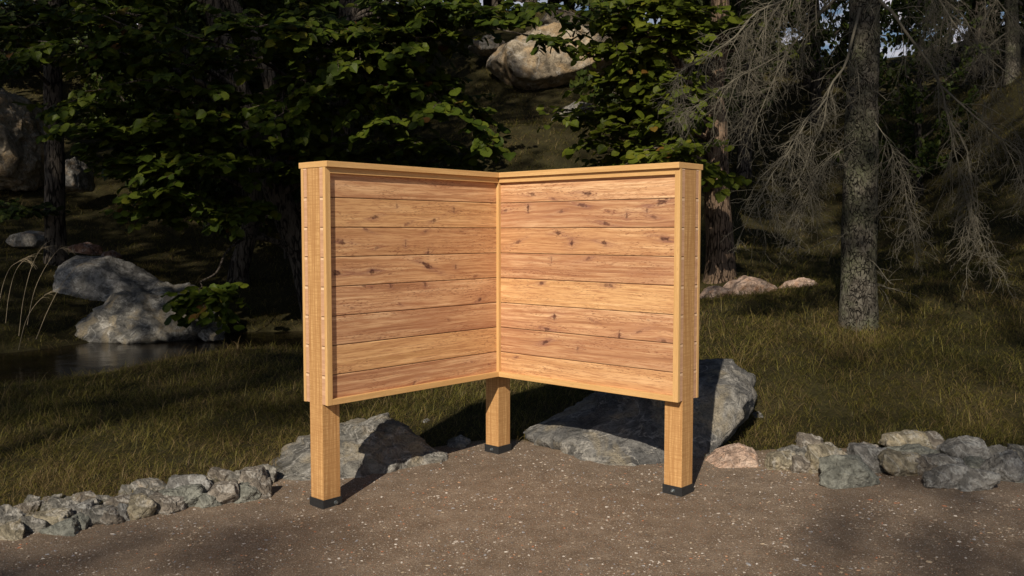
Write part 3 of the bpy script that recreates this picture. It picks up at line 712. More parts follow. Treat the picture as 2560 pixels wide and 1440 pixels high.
def water_mask(x, z): return z < -.2
def grass(N, ymin, ymax, seed, name, label, hmul=1.0):
    r = np.random.default_rng(seed)
    y = ymin * (ymax / ymin) ** r.random(N); x = (r.random(N) * 2 - 1) * (.70 * y + .8)
    nt = N // 22; ty = ymin * (ymax / ymin) ** r.random(nt); tx = (r.random(nt) * 2 - 1) * (.70 * ty + .8); ti = r.integers(0, nt, N); solo = r.random(N) < .3
    ox = r.normal(0, .030, N) * (ty[ti] / 5) ** .6; oy = r.normal(0, .030, N) * (ty[ti] / 5) ** .6
    x = np.where(solo, x, tx[ti] + ox); y = np.where(solo, y, ty[ti] + oy); raz = np.where(solo, r.random(N) * 6.283, np.arctan2(oy, ox) + r.normal(0, .5, N))
    trn = r.normal(0, 1, nt)[ti] * ~solo
    d = y - edgeY(x); keep = (d > -.04 + .15 * r.random(N)); x, y, raz, trn = x[keep], y[keep], raz[keep], trn[keep]
    z = terrain(x, y); keep = z > -.165; x, y, z, raz, trn = x[keep], y[keep], z[keep], raz[keep], trn[keep]; N = len(x)
    cl = pn(np.c_[x * 2.6, y * 2.6, x * 0]); cl2 = pn(np.c_[x * .7, y * .7, x * 0 + 4]); cl3 = pn(np.c_[x * 9, y * 9, x * 0 + 7])
    L = (.09 + .15 * r.random(N) ** 1.8) * (1 + .7 * cl + .5 * cl3) * hmul * (1 + .012 * y)
    L = L * .86 * (1 + .15 * trn); L = np.where(y < 6.2, L * .85, L); L = np.where((x < -1.2) & (y > 6.6) & (y < 11), L * np.interp(z, [-.13, -.02], [.65, 1.0]), L)
    thick = np.where(r.random(N) < .08, 1.5, 1.0)
    w = thick * (.0007 + .0008 * r.random(N)) * (y / 5) ** .85
    az = raz; wind = 2.2 * pn(np.c_[x * 1.1, y * 1.1, x * 0 + 11]) * 3.14
    lean = r.uniform(.5, 2.7, N)
    dirx = np.cos(az) + .45 * np.cos(wind); diry = np.sin(az) + .45 * np.sin(wind)
    dn = np.hypot(dirx, diry) + 1e-6; dirx /= dn; diry /= dn
    px, py_ = -diry, dirx
    # random roll of the blade's flat
    ts = [0, .30, .55, .78, 1.0]; rows = []
    cx, cy, cz = x.copy(), y.copy(), z - .01
    ang = r.uniform(.15, 1.2, N); prev = 0
    P = []
    for k, t in enumerate(ts):
        if k:
            st = (t - prev) * L; ang = ang + lean * (.42 if k > 1 else .25); sa = np.sin(np.minimum(ang, 2.2)); ca = np.cos(np.minimum(ang, 2.2))
            cx = cx + dirx * sa * st; cy = cy + diry * sa * st; cz = cz + ca * st; prev = t
        ww = w * (1 - t ** 2) * (1.0 if k else .8)
        if k < 4:
            P.append(np.stack([cx - px * ww, cy - py_ * ww, cz], 1)); P.append(np.stack([cx + px * ww, cy + py_ * ww, cz], 1))
        else: P.append(np.stack([cx, cy, cz], 1))
    V = np.stack(P, 1); b = (np.arange(N) * 9)[:, None]
    L_ = (b + np.array([0, 1, 3, 2, 2, 3, 5, 4, 4, 5, 7, 6, 6, 7, 8])[None]).ravel(); S = np.tile([4, 4, 4, 3], N)
    rn = np.clip(.40 + .55 * cl2 + .3 * cl + .10 * trn + r.normal(0, .2, N), 0, 1); rn = np.where(r.random(N) < .06, r.uniform(.7, 1, N), rn); rn = np.where((thick > 1.2) & (r.random(N) < .6), r.uniform(.42, .58, N), rn)
    o = np_mesh(name, V.reshape(-1, 3), L_, S, M['grass'], attrs={'rnd': np.repeat(rn, 9)})
    tag(o, label, 'grass', kind='stuff')
grass(380000, 4.05, 11.5, 21, 'meadow_grass', 'long tangled olive grass of the meadow round the board')
grass(230000, 11.5, 34, 22, 'hillside_grass', 'coarse grass on the wooded hillside behind', 1.15)

# ------------------------------------------------------------------ trees
def nrm(v): return v / (np.linalg.norm(v, axis=-1, keepdims=True) + 1e-9)

def tubes(P, Rr, sides):
    """P (M,n,3), Rr (M,n) -> verts, loops (quads), sizes"""
    Mn, n, _ = P.shape
    T = np.empty_like(P); T[:, 1:-1] = P[:, 2:] - P[:, :-2]; T[:, 0] = P[:, 1] - P[:, 0]; T[:, -1] = P[:, -1] - P[:, -2]; T = nrm(T)
    av = nrm(P[:, -1] - P[:, 0]); ref = np.where((np.abs(av[:, 2]) < .8)[:, None], [[0, 0, 1.]], [[1., 0, 0]])[:, None]
    U = nrm(np.cross(T, ref)); Wv = np.cross(T, U)
    a = np.linspace(0, 2 * math.pi, sides, endpoint=False)
    V = P[:, :, None] + Rr[:, :, None, None] * (np.cos(a)[None, None, :, None] * U[:, :, None] + np.sin(a)[None, None, :, None] * Wv[:, :, None])
    k = np.arange(sides); q = np.stack([k, (k + 1) % sides, (k + 1) % sides + sides, k + sides], 1)
    F1 = (np.arange(n - 1)[:, None, None] * sides + q[None]).reshape(-1)
    L = (np.arange(Mn)[:, None] * n * sides + F1[None]).ravel()
    return V.reshape(-1, 3), L, np.full(len(L) // 4, 4)

class Acc:
    def __init__(s): s.V = []; s.L = []; s.S = []; s.M = []; s.A = []; s.n = 0
    def add(s, V, L, S, mi=0, a=0.):
        s.V.append(V); s.L.append(L + s.n); s.S.append(S); s.M.append(np.full(len(S), mi)); s.A.append(np.broadcast_to(np.asarray(a, float), (len(V),))); s.n += len(V)
    def out(s, name, mats, parent=None, smooth=True):
        return np_mesh(name, np.concatenate(s.V), np.concatenate(s.L), np.concatenate(s.S), mats, parent, {'rnd': np.concatenate(s.A)}, smooth, np.concatenate(s.M))

def grow(S, D, L, n, grav, wob, r):
    Mn = len(S); P = np.empty((Mn, n, 3)); P[:, 0] = S; d = nrm(D.copy()); st = (L / (n - 1))[:, None]
    for k in range(1, n):
        d = nrm(d + r.normal(0, wob, (Mn, 3)) + np.array([0, 0, grav])); P[:, k] = P[:, k - 1] + d * st
    return P

def spawn(P, k, t0, t1, ang, r, flat=None, angs=.15):
    Mn, n, _ = P.shape
    t = (t0 + (t1 - t0) * (np.arange(k)[None] + r.random((Mn, k))) / k); f = t * (n - 1); i = np.minimum(f.astype(int), n - 2); w = (f - i)[..., None]
    I = np.arange(Mn)[:, None]; A = P[I, i]; B = P[I, i + 1]; S = A + (B - A) * w; T = nrm(B - A)
    rnd = nrm(r.normal(size=S.shape))
    side = nrm(np.cross(T, rnd))
    if flat is not None:
        hs = nrm(np.cross(T, np.array([0, 0, 1.]))) * np.where((np.arange(k) % 2 == 0), 1, -1)[None, :, None]
        side = nrm(hs * flat + side * (1 - flat))
    an = ang + r.normal(0, angs, t.shape)
    D = T * np.cos(an)[..., None] + side * np.sin(an)[..., None]
    return S.reshape(-1, 3), D.reshape(-1, 3), t.reshape(-1)

def leaves(acc, S, D, size, r, mi=1, up=.8):
    """one folded, round-pointed leaf at each S growing along D"""
    N = len(S); D = nrm(D + r.normal(0, .22, (N, 3)))
    nu = nrm(r.normal(0, 1, (N, 3)) * (1 - up) + np.array([0, -.5, .9]) * up); Wd = nrm(np.cross(nu, D)); Nn = np.cross(D, Wd)
    sz = size * r.uniform(.65, 1.15, N)
    t = np.array([0, .05, .36, .74, 1.0, .74, .36, .05, .45]); w = np.array([0, .33, .52, .40, 0, -.40, -.52, -.33, 0]); hgt = np.array([0, .07, .10, .05, -.14, .05, .10, .07, -.02])
    wj = r.uniform(.8, 1.1, (N, 1)); hj = r.uniform(-.3, 1.6, (N, 1))
    P = S[:, None] + sz[:, None, None] * (t[None, :, None] * D[:, None] + (w[None] * wj)[..., None] * Wd[:, None] + (hgt[None] * hj)[..., None] * Nn[:, None])
    b = (np.arange(N) * 9)[:, None]; L = (b + np.array([0, 1, 2, 8, 2, 3, 4, 8, 4, 5, 6, 8, 6, 7, 0, 8])[None]).ravel()
    acc.add(P.reshape(-1, 3), L, np.full(N * 4, 4), mi, np.repeat(np.clip(r.normal(.45, .22, N), 0, 1), 9))

def mat_leaf(name, stops, trans=.35):
    t = NT(name); col = t.ramp(t.attr('rnd'), stops)
    bd = t.ramp(t.noise(t.obj(), 55, 2), [(.3, .75), (.7, 1.1)]); col = t.mix(1, col, bd, 'MULTIPLY')
    t.p.inputs['Roughness'].default_value = .5; t.p.inputs['Specular IOR Level'].default_value = .18
    tr = t.n('ShaderNodeBsdfTranslucent'); mx = t.n('ShaderNodeMixShader'); mx.inputs[0].default_value = trans
    t.l(col, t.p.inputs['Base Color']); t.l(col, tr.inputs[0]); t.l(t.p.outputs[0], mx.inputs[1]); t.l(tr.outputs[0], mx.inputs[2]); t.l(mx.outputs[0], t.out.inputs[0])
    return t.m
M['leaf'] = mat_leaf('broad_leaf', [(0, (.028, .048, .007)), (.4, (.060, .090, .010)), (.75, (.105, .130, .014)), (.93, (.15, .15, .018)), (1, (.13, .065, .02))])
M['leafsun'] = mat_leaf('sunlit_tint_leaf', [(0, (.050, .070, .008)), (.4, (.095, .125, .013)), (.75, (.15, .175, .018)), (.93, (.19, .18, .022)), (1, (.17, .09, .02))], .4)  # lighter copy of the leaf, sunlight put into its colour
M['leafdark'] = mat_leaf('shade_tint_leaf', [(0, (.022, .036, .007)), (.5, (.040, .060, .010)), (1, (.070, .082, .014))], .25)  # darker copy of the leaf, the wood's shade put into its colour
def mat_bark(name, a, b, c, lich=None, sc=1.0, vert=.22):
    t = NT(name); mp = t.n('ShaderNodeMapping'); mp.inputs['Scale'].default_value = (1, 1, vert); t.l(t.obj(), mp.inputs[0]); g = mp.outputs[0]
    n = t.noise(g, 26 * sc, 6, .65, .5); f = t.noise(g, 90 * sc, 5, .7); v = t.vor(g, 20 * sc, 'DISTANCE_TO_EDGE')
    col = t.ramp(n, [(.3, a), (.5, b), (.7, c)])
    cr = t.ramp(t.math('ADD', v, t.math('MULTIPLY', t.math('SUBTRACT', t.noise(g, 11 * sc, 5, .65, 1.2), .5), 1.1)), [(0, 1), (.10, 0)]); col = t.mix(cr, col, tuple(x * .28 for x in a))
    if lich: col = t.mix(t.math('MULTIPLY', t.ramp(t.noise(t.obj(), 5.5 * sc, 5, .65, .6), [(.42, 0), (.58, .85)]), t.ramp(f, [(.35, .3), (.6, 1)])), col, lich)
    h = t.math('SUBTRACT', t.math('ADD', n, t.math('MULTIPLY', f, .4)), t.math('MULTIPLY', cr, 1.0))
    return t.fin(col, .92, t.bump(h, 1.0, .025 / sc), .15)
M['bark'] = mat_bark('grey_brown_bark', (.060, .050, .042), (.105, .088, .072), (.15, .13, .11))
M['bark2'] = mat_bark('ridged_brown_bark', (.13, .088, .06), (.21, .145, .10), (.30, .215, .155), sc=1.7, vert=.16)
def mat_scaly():
    t = NT('scaly_lichen_bark'); mp = t.n('ShaderNodeMapping'); mp.inputs['Scale'].default_value = (1, 1, .62); t.l(t.obj(), mp.inputs[0]); g = mp.outputs[0]
    wv = t.n('ShaderNodeTexNoise'); t.setin(wv, Scale=14.0, Detail=3.0); t.l(g, wv.inputs['Vector'])
    va = t.n('ShaderNodeVectorMath', operation='MULTIPLY_ADD'); t.l(wv.outputs['Color'], va.inputs[0]); va.inputs[1].default_value = (.09, .09, .09); t.l(g, va.inputs[2]); gw = va.outputs[0]
    n = t.noise(gw, 30, 6, .7); f = t.noise(g, 110, 5, .75); v = t.vor(gw, 34, 'DISTANCE_TO_EDGE'); v1 = t.vor(gw, 34, 'F1', 'Color'); b = t.noise(t.obj(), 3.2, 4, .6)
    col = t.ramp(n, [(.32, (.050, .044, .037)), (.5, (.110, .098, .080)), (.68, (.190, .172, .145))])
    pl = t.sep(v1)[0]; col = t.mix(t.ramp(pl, [(.55, 0), (.9, .5)]), col, (.21, .195, .165))
    col = t.mix(t.math('MULTIPLY', t.ramp(b, [(.42, 0), (.60, .8)]), t.ramp(f, [(.40, 0), (.58, 1)])), col, (.125, .140, .075))
    cr = t.math('MULTIPLY', t.ramp(v, [(0, 1), (.13, 0)]), t.ramp(t.noise(g, 22, 3), [(.38, 0), (.55, 1)])); col = t.mix(cr, col, (.012, .011, .010))
    h = t.math('SUBTRACT', t.math('ADD', n, t.math('MULTIPLY', f, .5)), cr)
    return t.fin(col, .95, t.bump(h, 1.0, .03), .1)
M['bark3'] = mat_scaly()
M['twig'] = NT('dead_twig').fin((.135, .122, .093), .9)
M['twigd'] = mat_bark('thin_branch_bark', (.10, .075, .06), (.15, .12, .095), (.2, .16, .13))

def poly(pts, n=26):
    """smooth polyline through points (Catmull-Rom)"""
    P = np.asarray(pts, float); P = np.vstack([2 * P[0] - P[1], P, 2 * P[-1] - P[-2]]); m = len(P) - 3
    out = []
    for s in np.linspace(0, m - 1e-6, n):
        i = int(s); t = s - i; a, b, c, d = P[i:i + 4]
        out.append(.5 * ((2 * b) + (c - a) * t + (2 * a - 5 * b + 4 * c - d) * t * t + (3 * b - a - 3 * c + d) * t ** 3))
    return np.array(out)

def trunk_tube(acc, line, r0, r1, sides=18, flare=.35, rough=.06, seed=0, n=60, mi=0):
    P = poly(line, n); s = np.linspace(0, 1, n); rad = r0 + (r1 - r0) * s; L = np.linalg.norm(P[-1] - P[0])
    rad = rad * (1 + flare * np.exp(-s * L / .35))
    V, Lo, S = tubes(P[None], rad[None], sides)
    c = np.repeat(P, sides, axis=0); d = V - c; rr = np.linalg.norm(d, axis=1)
    dn = fbm(np.c_[V * [6, 6, 2.0]] + seed * 7.1, 4); dn2 = fbm(np.c_[V * [22, 22, 9]] + seed, 3, True)
    V = c + d * (1 + rough * 1.6 * dn + rough * .8 * dn2)[:, None]
    acc.add(V, Lo, S, mi); return P, rad

def broad_tree(name, label, stems, limbs, bark, leaf, lsz, seed, group=None, per=(7, 5, 7), lvl1=.9):
    r = np.random.default_rng(seed); base = np.array(stems[0][0][0])
    root = empty(name, base); tag(root, label, 'tree', group)
    tr = Acc(); lines = []
    for pts, r0, r1 in stems: lines.append(trunk_tube(tr, np.array(pts) - base, r0, r1, 18, .3 if not lines else 0, .07, seed))
    allP = np.concatenate([l[0][6:] for l in lines]); allR = np.concatenate([l[1][6:] for l in lines])
    cr = Acc(); LP = []
    for e in limbs:
        e = np.array(e) - base; dd = np.linalg.norm((allP - e) * [1, 1, 1.0], axis=1) + np.abs((allP[:, 2] - (e[2] - .25 * np.linalg.norm((allP - e)[:, :2], axis=1)))) * .8
        k = np.argmin(dd); s = allP[k]; L = np.linalg.norm(e - s); mid = (s + e) / 2 + r.normal(0, .06 * L, 3) + [0, 0, .12 * L]
        t = np.linspace(0, 1, 12)[:, None]; P = (1 - t) ** 2 * s + 2 * t * (1 - t) * mid + t * t * e
        P[1:] += np.cumsum(r.normal(0, .02 * L / 4, (11, 3)), 0) * .6
        rad = np.linspace(min(allR[k] * .55, .012 + .018 * L), .006, 12); V, Lo, S = tubes(P[None], rad[None], 7); tr.add(V, Lo, S, 0); LP.append((P, L))
    if LP:
        P0 = np.stack([p for p, _ in LP]); LL = np.array([l for _, l in LP])
        S, D, t = spawn(P0, per[0], .25, 1.0, .85, r, .8); l1 = np.repeat(LL, per[0]) * (.38 - .18 * t) * r.uniform(.7, 1.2, len(t)) * lvl1 + .15
        P1 = grow(S, D, l1, 7, -.02, .09, r); V, Lo, Sz = tubes(P1, np.linspace(.010, .004, 7)[None].repeat(len(P1), 0), 4); cr.add(V, Lo, Sz, 0)
        S, D, t = spawn(P1, per[1], .15, 1.0, .8, r, .75); P2 = grow(S, D, r.uniform(.22, .5, len(t)), 5, -.06, .1, r); V, Lo, Sz = tubes(P2, np.linspace(.0045, .002, 5)[None].repeat(len(P2), 0), 3); cr.add(V, Lo, Sz, 0)
        S, D, t = spawn(P2, per[2], .1, 1.0, .95, r, .85); D = D + [0, 0, -.25]
        leaves(cr, S, D, lsz, r)
        S, D, t = spawn(P1, per[2], .3, 1.0, .9, r, .8); leaves(cr, S, D + [0, 0, -.2], lsz, r)
    tr.out('trunk', [bark], root)
    if LP: cr.out('crown', [M['twigd'], leaf], root, smooth=False)
    return root

a_ = lambda *q: [at(*p) for p in q]
def upper(x0, x1, n, seed, y0, y1):
    """limb ends of the crown above the part the picture shows"""
    r = np.random.default_rng(900 + seed); return [at(r.uniform(x0, x1), r.uniform(-620, -30), r.uniform(y0, y1)) for _ in range(n)]
g14 = lambda p: [p[0], p[1], tz(p[0], p[1]) - .1]
bA = at(800, 700, 13.9); bA = np.array(g14(bA))
broad_tree('leafy_tree', 'large leafy tree with two leaning stems, spreading over the stream left of the board',
  [([bA] + a_((765, 660, 13.9), (735, 590, 13.8), (700, 500, 13.7), (660, 400, 13.6), (635, 320, 13.5), (608, 250, 13.4), (583, 170, 13.3), (550, 80, 13.2), (510, -60, 13.1), (470, -300, 13)), .22, .10),
   (a_((690, 470, 13.7), (695, 330, 13.6), (684, 240, 13.5), (662, 160, 13.4), (625, 80, 13.3), (570, -10, 13.2), (500, -180, 13), (430, -330, 13)), .12, .08),
   (a_((735, 620, 13.8), (718, 612, 13.7), (660, 596, 13.4), (621, 590, 13.2), (569, 565, 13.0), (531, 537, 12.8), (496, 490, 12.6)), .05, .018),
   (a_((621, 591, 13.2), (585, 612, 13.0), (562, 636, 12.8), (541, 681, 12.5), (500, 705, 12.2)), .02, .01),
   (a_((700, 330, 13.6), (740, 240, 13.0), (800, 150, 12.6), (870, 60, 12.3), (930, -60, 12.2)), .07, .05)],
  a_((100, 100, 11.6), (180, 240, 11.8), (250, 330, 11.6), (290, 410, 12.2), (400, 480, 12), (350, 200, 11.2), (500, 100, 11), (650, 60, 10.8), (800, 80, 11), (900, 150, 11), (1050, 110, 11.2), (1200, 60, 11.4), 
     (1100, 260, 11.3), (1200, 310, 12), (980, 300, 11.6), (700, 280, 11.2), (850, 250, 11.4), (560, 400, 11.6), (1230, 380, 12.6), (1080, 350, 12.2), (500, 290, 11.5), (430, 380, 12), (600, 520, 12.4),
     (380, 520, 12.6), (1480, 45, 11.8), (1380, 90, 11.6), (300, 60, 11.4), (520, 745, 12.0), (1000, 60, 12), (1120, 20, 12), (200, 20, 12), (900, 380, 12.6), (420, 300, 12.6), (250, 150, 12.4), (950, 200, 12.4), (1150, 400, 13.0), (760, 360, 12.6), (330, 290, 12.0), (80, 60, 12.4), (800, 430, 12.8)) + upper(-100, 850, 16, 1, 12.5, 15),
  M['bark'], M['leaf'], .14, 31)
bB = np.array(g14(at(1800, 716, 12.4)))
broad_tree('leafy_tree', 'leafy tree with a bare brown trunk standing behind the pink rocks',
  [([bB] + a_((1800, 640, 12.4), (1795, 520, 12.4), (1790, 400, 12.4), (1790, 320, 12.35), (1782, 240, 12.3), (1795, 130, 12.3), (1800, 0, 12.2), (1770, -200, 12.2)), .19, .11),
   (a_((1785, 260, 12.3), (1750, 225, 12.1), (1720, 205, 11.9), (1690, 150, 11.7), (1640, 90, 11.5)), .07, .03)],
  a_((1530, 120, 11.6), (1460, 270, 12.2), (1500, 340, 12.3), (1560, 380, 12.2), (1600, 330, 11.6), (1650, 365, 11.2), (1690, 385, 10.9), (1650, 200, 11.4), (1560, 60, 11.6), (1700, 110, 11.4), (1600, 240, 11.8), (1690, 70, 11.4), (1850, 60, 12),
     (1900, 120, 13), (1520, 200, 11.9), (1680, 290, 11.5), (1490, 400, 12.6), (1640, 20, 11.5), (1720, 30, 11.4), (1540, 290, 12.4), (1680, 250, 11.4), (1640, 400, 12.2), (1590, 140, 11.7)) + upper(1620, 2000, 8, 2, 12.8, 15),
  M['bark2'], M['leafsun'], .13, 32, per=(6, 5, 5))
# dark trunks
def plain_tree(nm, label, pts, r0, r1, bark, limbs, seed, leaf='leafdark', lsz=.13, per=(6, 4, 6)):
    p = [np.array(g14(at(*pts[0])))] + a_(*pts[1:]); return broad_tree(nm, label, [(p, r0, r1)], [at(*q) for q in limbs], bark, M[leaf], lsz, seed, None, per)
plain_tree('leafy_tree', 'straight dark trunk rising right behind the left wing of the board', [(850, 640, 15.4), (848, 400, 15.3), (850, 300, 15.3), (856, 200, 15.2), (868, 60, 15.2), (880, -150, 15)], .21, .13, M['bark'],
           [(1000, 60, 14), (760, 40, 14), (950, 130, 14.2), (700, 130, 14.2), (1020, 220, 14.5), (740, 260, 14.4), (980, 360, 14.5), (1100, 20, 14.5), (620, 30, 14.2)], 33)
plain_tree('leafy_tree', 'thin crooked dark trunk leaning right at the far bank', [(592, 705, 15.2), (600, 660, 15.2), (620, 590, 15.2), (632, 530, 15.1), (640, 470, 15.1), (630, 380, 15), (560, 280, 14.9), (530, 150, 14.9), (560, 0, 15)], .16, .08, M['bark'],
           [(480, 300, 14), (420, 200, 14), (650, 380, 14.2), (520, 80, 14), (380, 420, 14.4), (600, 200, 14)], 34)
plain_tree('conifer_tree', 'dark upright conifer trunk at far left above the stream', [(140, 665, 15), (138, 560, 15), (136, 400, 15), (133, 250, 15), (130, 0, 15), (128, -200, 15)], .165, .12, M['bark'],
           [(20, 60, 13.8), (240, 60, 14), (80, 20, 13.8), (0, 130, 13.6), (0, 20, 13.4), (40, 520, 14.2)], 35, lsz=.12)

# spruce with dead drooping boughs
def spruce(base, line, r0, r1, boughs, seed, name, label, extra=0, hang=1.0, dens=1.0):
    r = np.random.default_rng(seed); root = empty(name, base); tag(root, label, 'tree')
    tr = Acc(); P, rad = trunk_tube(tr, np.array(line) - base, r0, r1, 28, .12, .07, seed, 90)
    tr.out('trunk', [M['bark3']], root)
    cr = Acc(); P0 = []
    for pts, w in boughs:
        q = poly(np.array([at(*p) for p in pts]) - base, 20); V, L, S = tubes(q[None], np.linspace(w * .75, w * .16, 20)[None], 7); cr.add(V, L, S); P0.append(q)
    for k in range(extra):
        z = r.uniform(.35, 1.0); i = int(z * 70); az = r.uniform(0, 6.28); d = np.array([math.cos(az), math.sin(az), r.uniform(-.5, .1)])
        q = grow(P[i][None], d[None], np.array([r.uniform(1.0, 2.6)]), 20, -.05, .05, r); V, L, S = tubes(q, np.linspace(.016, .005, 20)[None], 5); cr.add(V, L, S); P0.append(q[0])
    P0 = np.stack(P0)
    def level(P, k, ang, lo, hi, n, grav, wob, w0, w1, sides, t0=.12, angs=.25, flat=None):
        S, D, t = spawn(P, k, t0, 1, ang, r, flat, angs); Q = grow(S, D, r.uniform(lo, hi, len(t)) * (1.15 - .55 * t), n, grav, wob, r)
        V, L, Sz = tubes(Q, np.linspace(w0, w1, n)[None].repeat(len(Q), 0), sides); cr.add(V, L, Sz); return Q
    Q1 = level(P0, int(16 * dens), .75, .25 * hang, .72 * hang, 10, -.17, .10, .0034, .0016, 4)
    Q2 = level(Q1, int(7 * dens), .85, .10, .34, 7, -.10, .17, .0021, .0011, 3)
    Q3 = level(Q2, 3, .8, .04, .14, 5, -.04, .30, .0015, .0009, 3)
    Qb = level(P0, int(13 * dens), 1.0, .12, .4, 7, -.10, .14, .0025, .0013, 3)
    level(Qb, 3, .75, .05, .16, 4, -.03, .16, .0022, .0013, 3)
    # little stubs straight off the trunk
    S, D, t = spawn(P[None], 46, .2, 1, 1.45, r); Q = grow(S, D, r.uniform(.15, .6, 46), 8, -.14, .10, r); V, L, Sz = tubes(Q, np.linspace(.0055, .002, 8)[None].repeat(46, 0), 4); cr.add(V, L, Sz)
    level(Q, 5, .8, .08, .3, 5, -.05, .12, .0026, .0015, 3)
    cr.out('dead_boughs', [M['twig']], root)
    return root
sb = at(2146, 822, 8.3); sb[2] = tz(sb[0], sb[1]) - .08
spruce(sb, [sb] + a_((2146, 780, 8.3), (2148, 600, 8.3), (2152, 400, 8.3), (2158, 200, 8.3), (2162, 0, 8.3), (2166, -250, 8.3), (2170, -600, 8.3)), .172, .105,
  [([(2150, 20, 8.2), (2130, 100, 8.1), (2112, 165, 8.0), (2082, 205, 7.95), (2068, 243, 7.9), (2058, 312, 7.9), (2026, 375, 7.85), (2005, 434, 7.8), (1960, 500, 7.8)], .018),
   ([(2068, 243, 7.9), (2040, 280, 7.8), (2012, 312, 7.75), (1970, 382, 7.6), (1922, 448, 7.5), (1890, 520, 7.5)], .010),
   ([(2160, -80, 8.3), (2085, 0, 8.5), (2047, 38, 8.6), (2005, 83, 8.7), (1960, 146, 8.8), (1925, 222, 8.9), (1880, 330, 9)], .022),
   ([(2160, -120, 8.3), (2060, -50, 8.0), (1964, 0, 7.8), (1891, 31, 7.7), (1840, 90, 7.6), (1769, 139, 7.5), (1700, 180, 7.5), (1690, 210, 7.5)], .016),
   ([(2160, -100, 8.3), (2040, 40, 8.8), (1960, 130, 9.0), (1850, 190, 9.1), (1780, 240, 9.1), (1705, 285, 9.0)], .014),
   ([(2165, -60, 8.3), (2200, 3, 8.2), (2231, 31, 8.15), (2269, 87, 8.1), (2315, 146, 8.0), (2353, 215, 7.95), (2370, 295, 7.9), (2415, 368, 7.8), (2430, 480, 7.8), (2455, 620, 7.8)], .022),
   ([(2165, -200, 8.3), (2300, -60, 8.0), (2353, 7, 7.9), (2380, 52, 7.8), (2422, 104, 7.8), (2499, 167, 7.7), (2580, 230, 7.6)], .015),
   ([(2353, 215, 7.95), (2422, 278, 7.8), (2481, 330, 7.7), (2560, 403, 7.6), (2620, 500, 7.6)], .012),
   ([(2165, -150, 8.3), (2330, -120, 8.6), (2330, 0, 8.8), (2318, 60, 8.8), (2325, 130, 8.8)], .012),
   ([(2370, 295, 7.9), (2392, 400, 7.8), (2425, 520, 7.8), (2470, 650, 7.7)], .008),
   ([(2165, -100, 8.3), (2330, -20, 8.5), (2420, 60, 8.6), (2460, 200, 8.6), (2450, 380, 8.6)], .012),
   ([(2155, -90, 8.3), (2010, -40, 8.0), (1930, 40, 7.9), (1880, 150, 7.9), (1860, 300, 7.9)], .012),
   ([(2165, -260, 8.3), (2420, -80, 8.4), (2500, 10, 8.5), (2570, 100, 8.5), (2640, 250, 8.5)], .014),
   ([(2155, -60, 8.3), (1990, -20, 9.0), (1880, 60, 9.6), (1840, 160, 9.8), (1830, 300, 9.9)], .014),
   ([(2140, 350, 8.2), (2070, 400, 7.9), (2030, 470, 7.8), (2000, 560, 7.8)], .008),
   ([(2185, 300, 8.2), (2235, 380, 8.0), (2262, 470, 7.9), (2268, 560, 7.9)], .006)],
  41, 'spruce_tree', 'spruce with scaly lichen-covered trunk and bare drooping grey boughs in the right meadow', 0, 1.0, 1.15)
sb2 = at(2530, 190, 18.5); sb2[2] = tz(sb2[0], sb2[1]) - .1
spruce(sb2, [sb2] + a_((2532, 120, 18.5), (2528, 20, 18.5), (2526, -100, 18.5), (2526, -250, 18.5), (2524, -500, 18.5)), .14, .09,
  [([(2526, -60, 18.4), (2490, 0, 18), (2455, 60, 17.8), (2440, 150, 17.7)], .014), ([(2526, -120, 18.4), (2580, -20, 18), (2620, 90, 17.8)], .014)], 42, 'spruce_tree', 'brown spruce trunk half hidden by boughs at the right picture edge', 5, .8, .7)

# tall bent grass stalks by the stream
def reed(k, pts, label):
    r = np.random.default_rng(500 + k); P = poly(a_(*pts), 16); base = P[0].copy(); acc = Acc(); Q = P - base
    V, L, S = tubes(Q[None], np.linspace(.0034, .0014, 16)[None], 4); acc.add(V, L, S)
    S_, D, t = spawn(Q[None], 9, .7, 1, .3, r, None, .08); Q2 = grow(S_, D, r.uniform(.08, .17, 9), 6, -.16, .05, r); V, L, S = tubes(Q2, np.linspace(.0018, .0010, 6)[None].repeat(9, 0), 3); acc.add(V, L, S)
    o = acc.out('reed_stalk', [M['reed']]); o.location = base; tag(o, label, 'reed', 'reed stalks on the stream bank')
M['reed'] = NT('dry_reed').fin((.34, .28, .19), .8)
for k, (pts, lb) in enumerate([
  ([(-5, 770, 10.9), (8, 710, 10.9), (25, 670, 10.9), (45, 655, 10.9), (75, 640, 10.9)], 'leftmost pale reed stalk, cut by the picture edge'),
  ([(14, 808, 10.9), (22, 740, 10.9), (38, 680, 10.9), (62, 650, 10.9), (78, 655, 10.9)], 'second reed stalk, bending right with a drooping plume'),
  ([(47, 840, 10.8), (58, 750, 10.8), (78, 670, 10.8), (100, 625, 10.8), (115, 618, 10.8)], 'upright reed stalk, third from the left edge'),
  ([(68, 812, 10.9), (85, 730, 10.9), (112, 670, 10.9), (145, 625, 10.9), (165, 622, 10.9)], 'tall reed stalk reaching in front of the dark conifer trunk'),
  ([(46, 875, 10.6), (62, 810, 10.6), (82, 770, 10.6), (110, 740, 10.6), (138, 725, 10.6)], 'short reed stalk with a low plume'),
  ([(90, 848, 10.8), (120, 775, 10.8), (155, 710, 10.8), (195, 665, 10.8), (225, 658, 10.8)], 'rightmost reed stalk, leaning over the blue-grey boulder')]): reed(k, pts, lb)

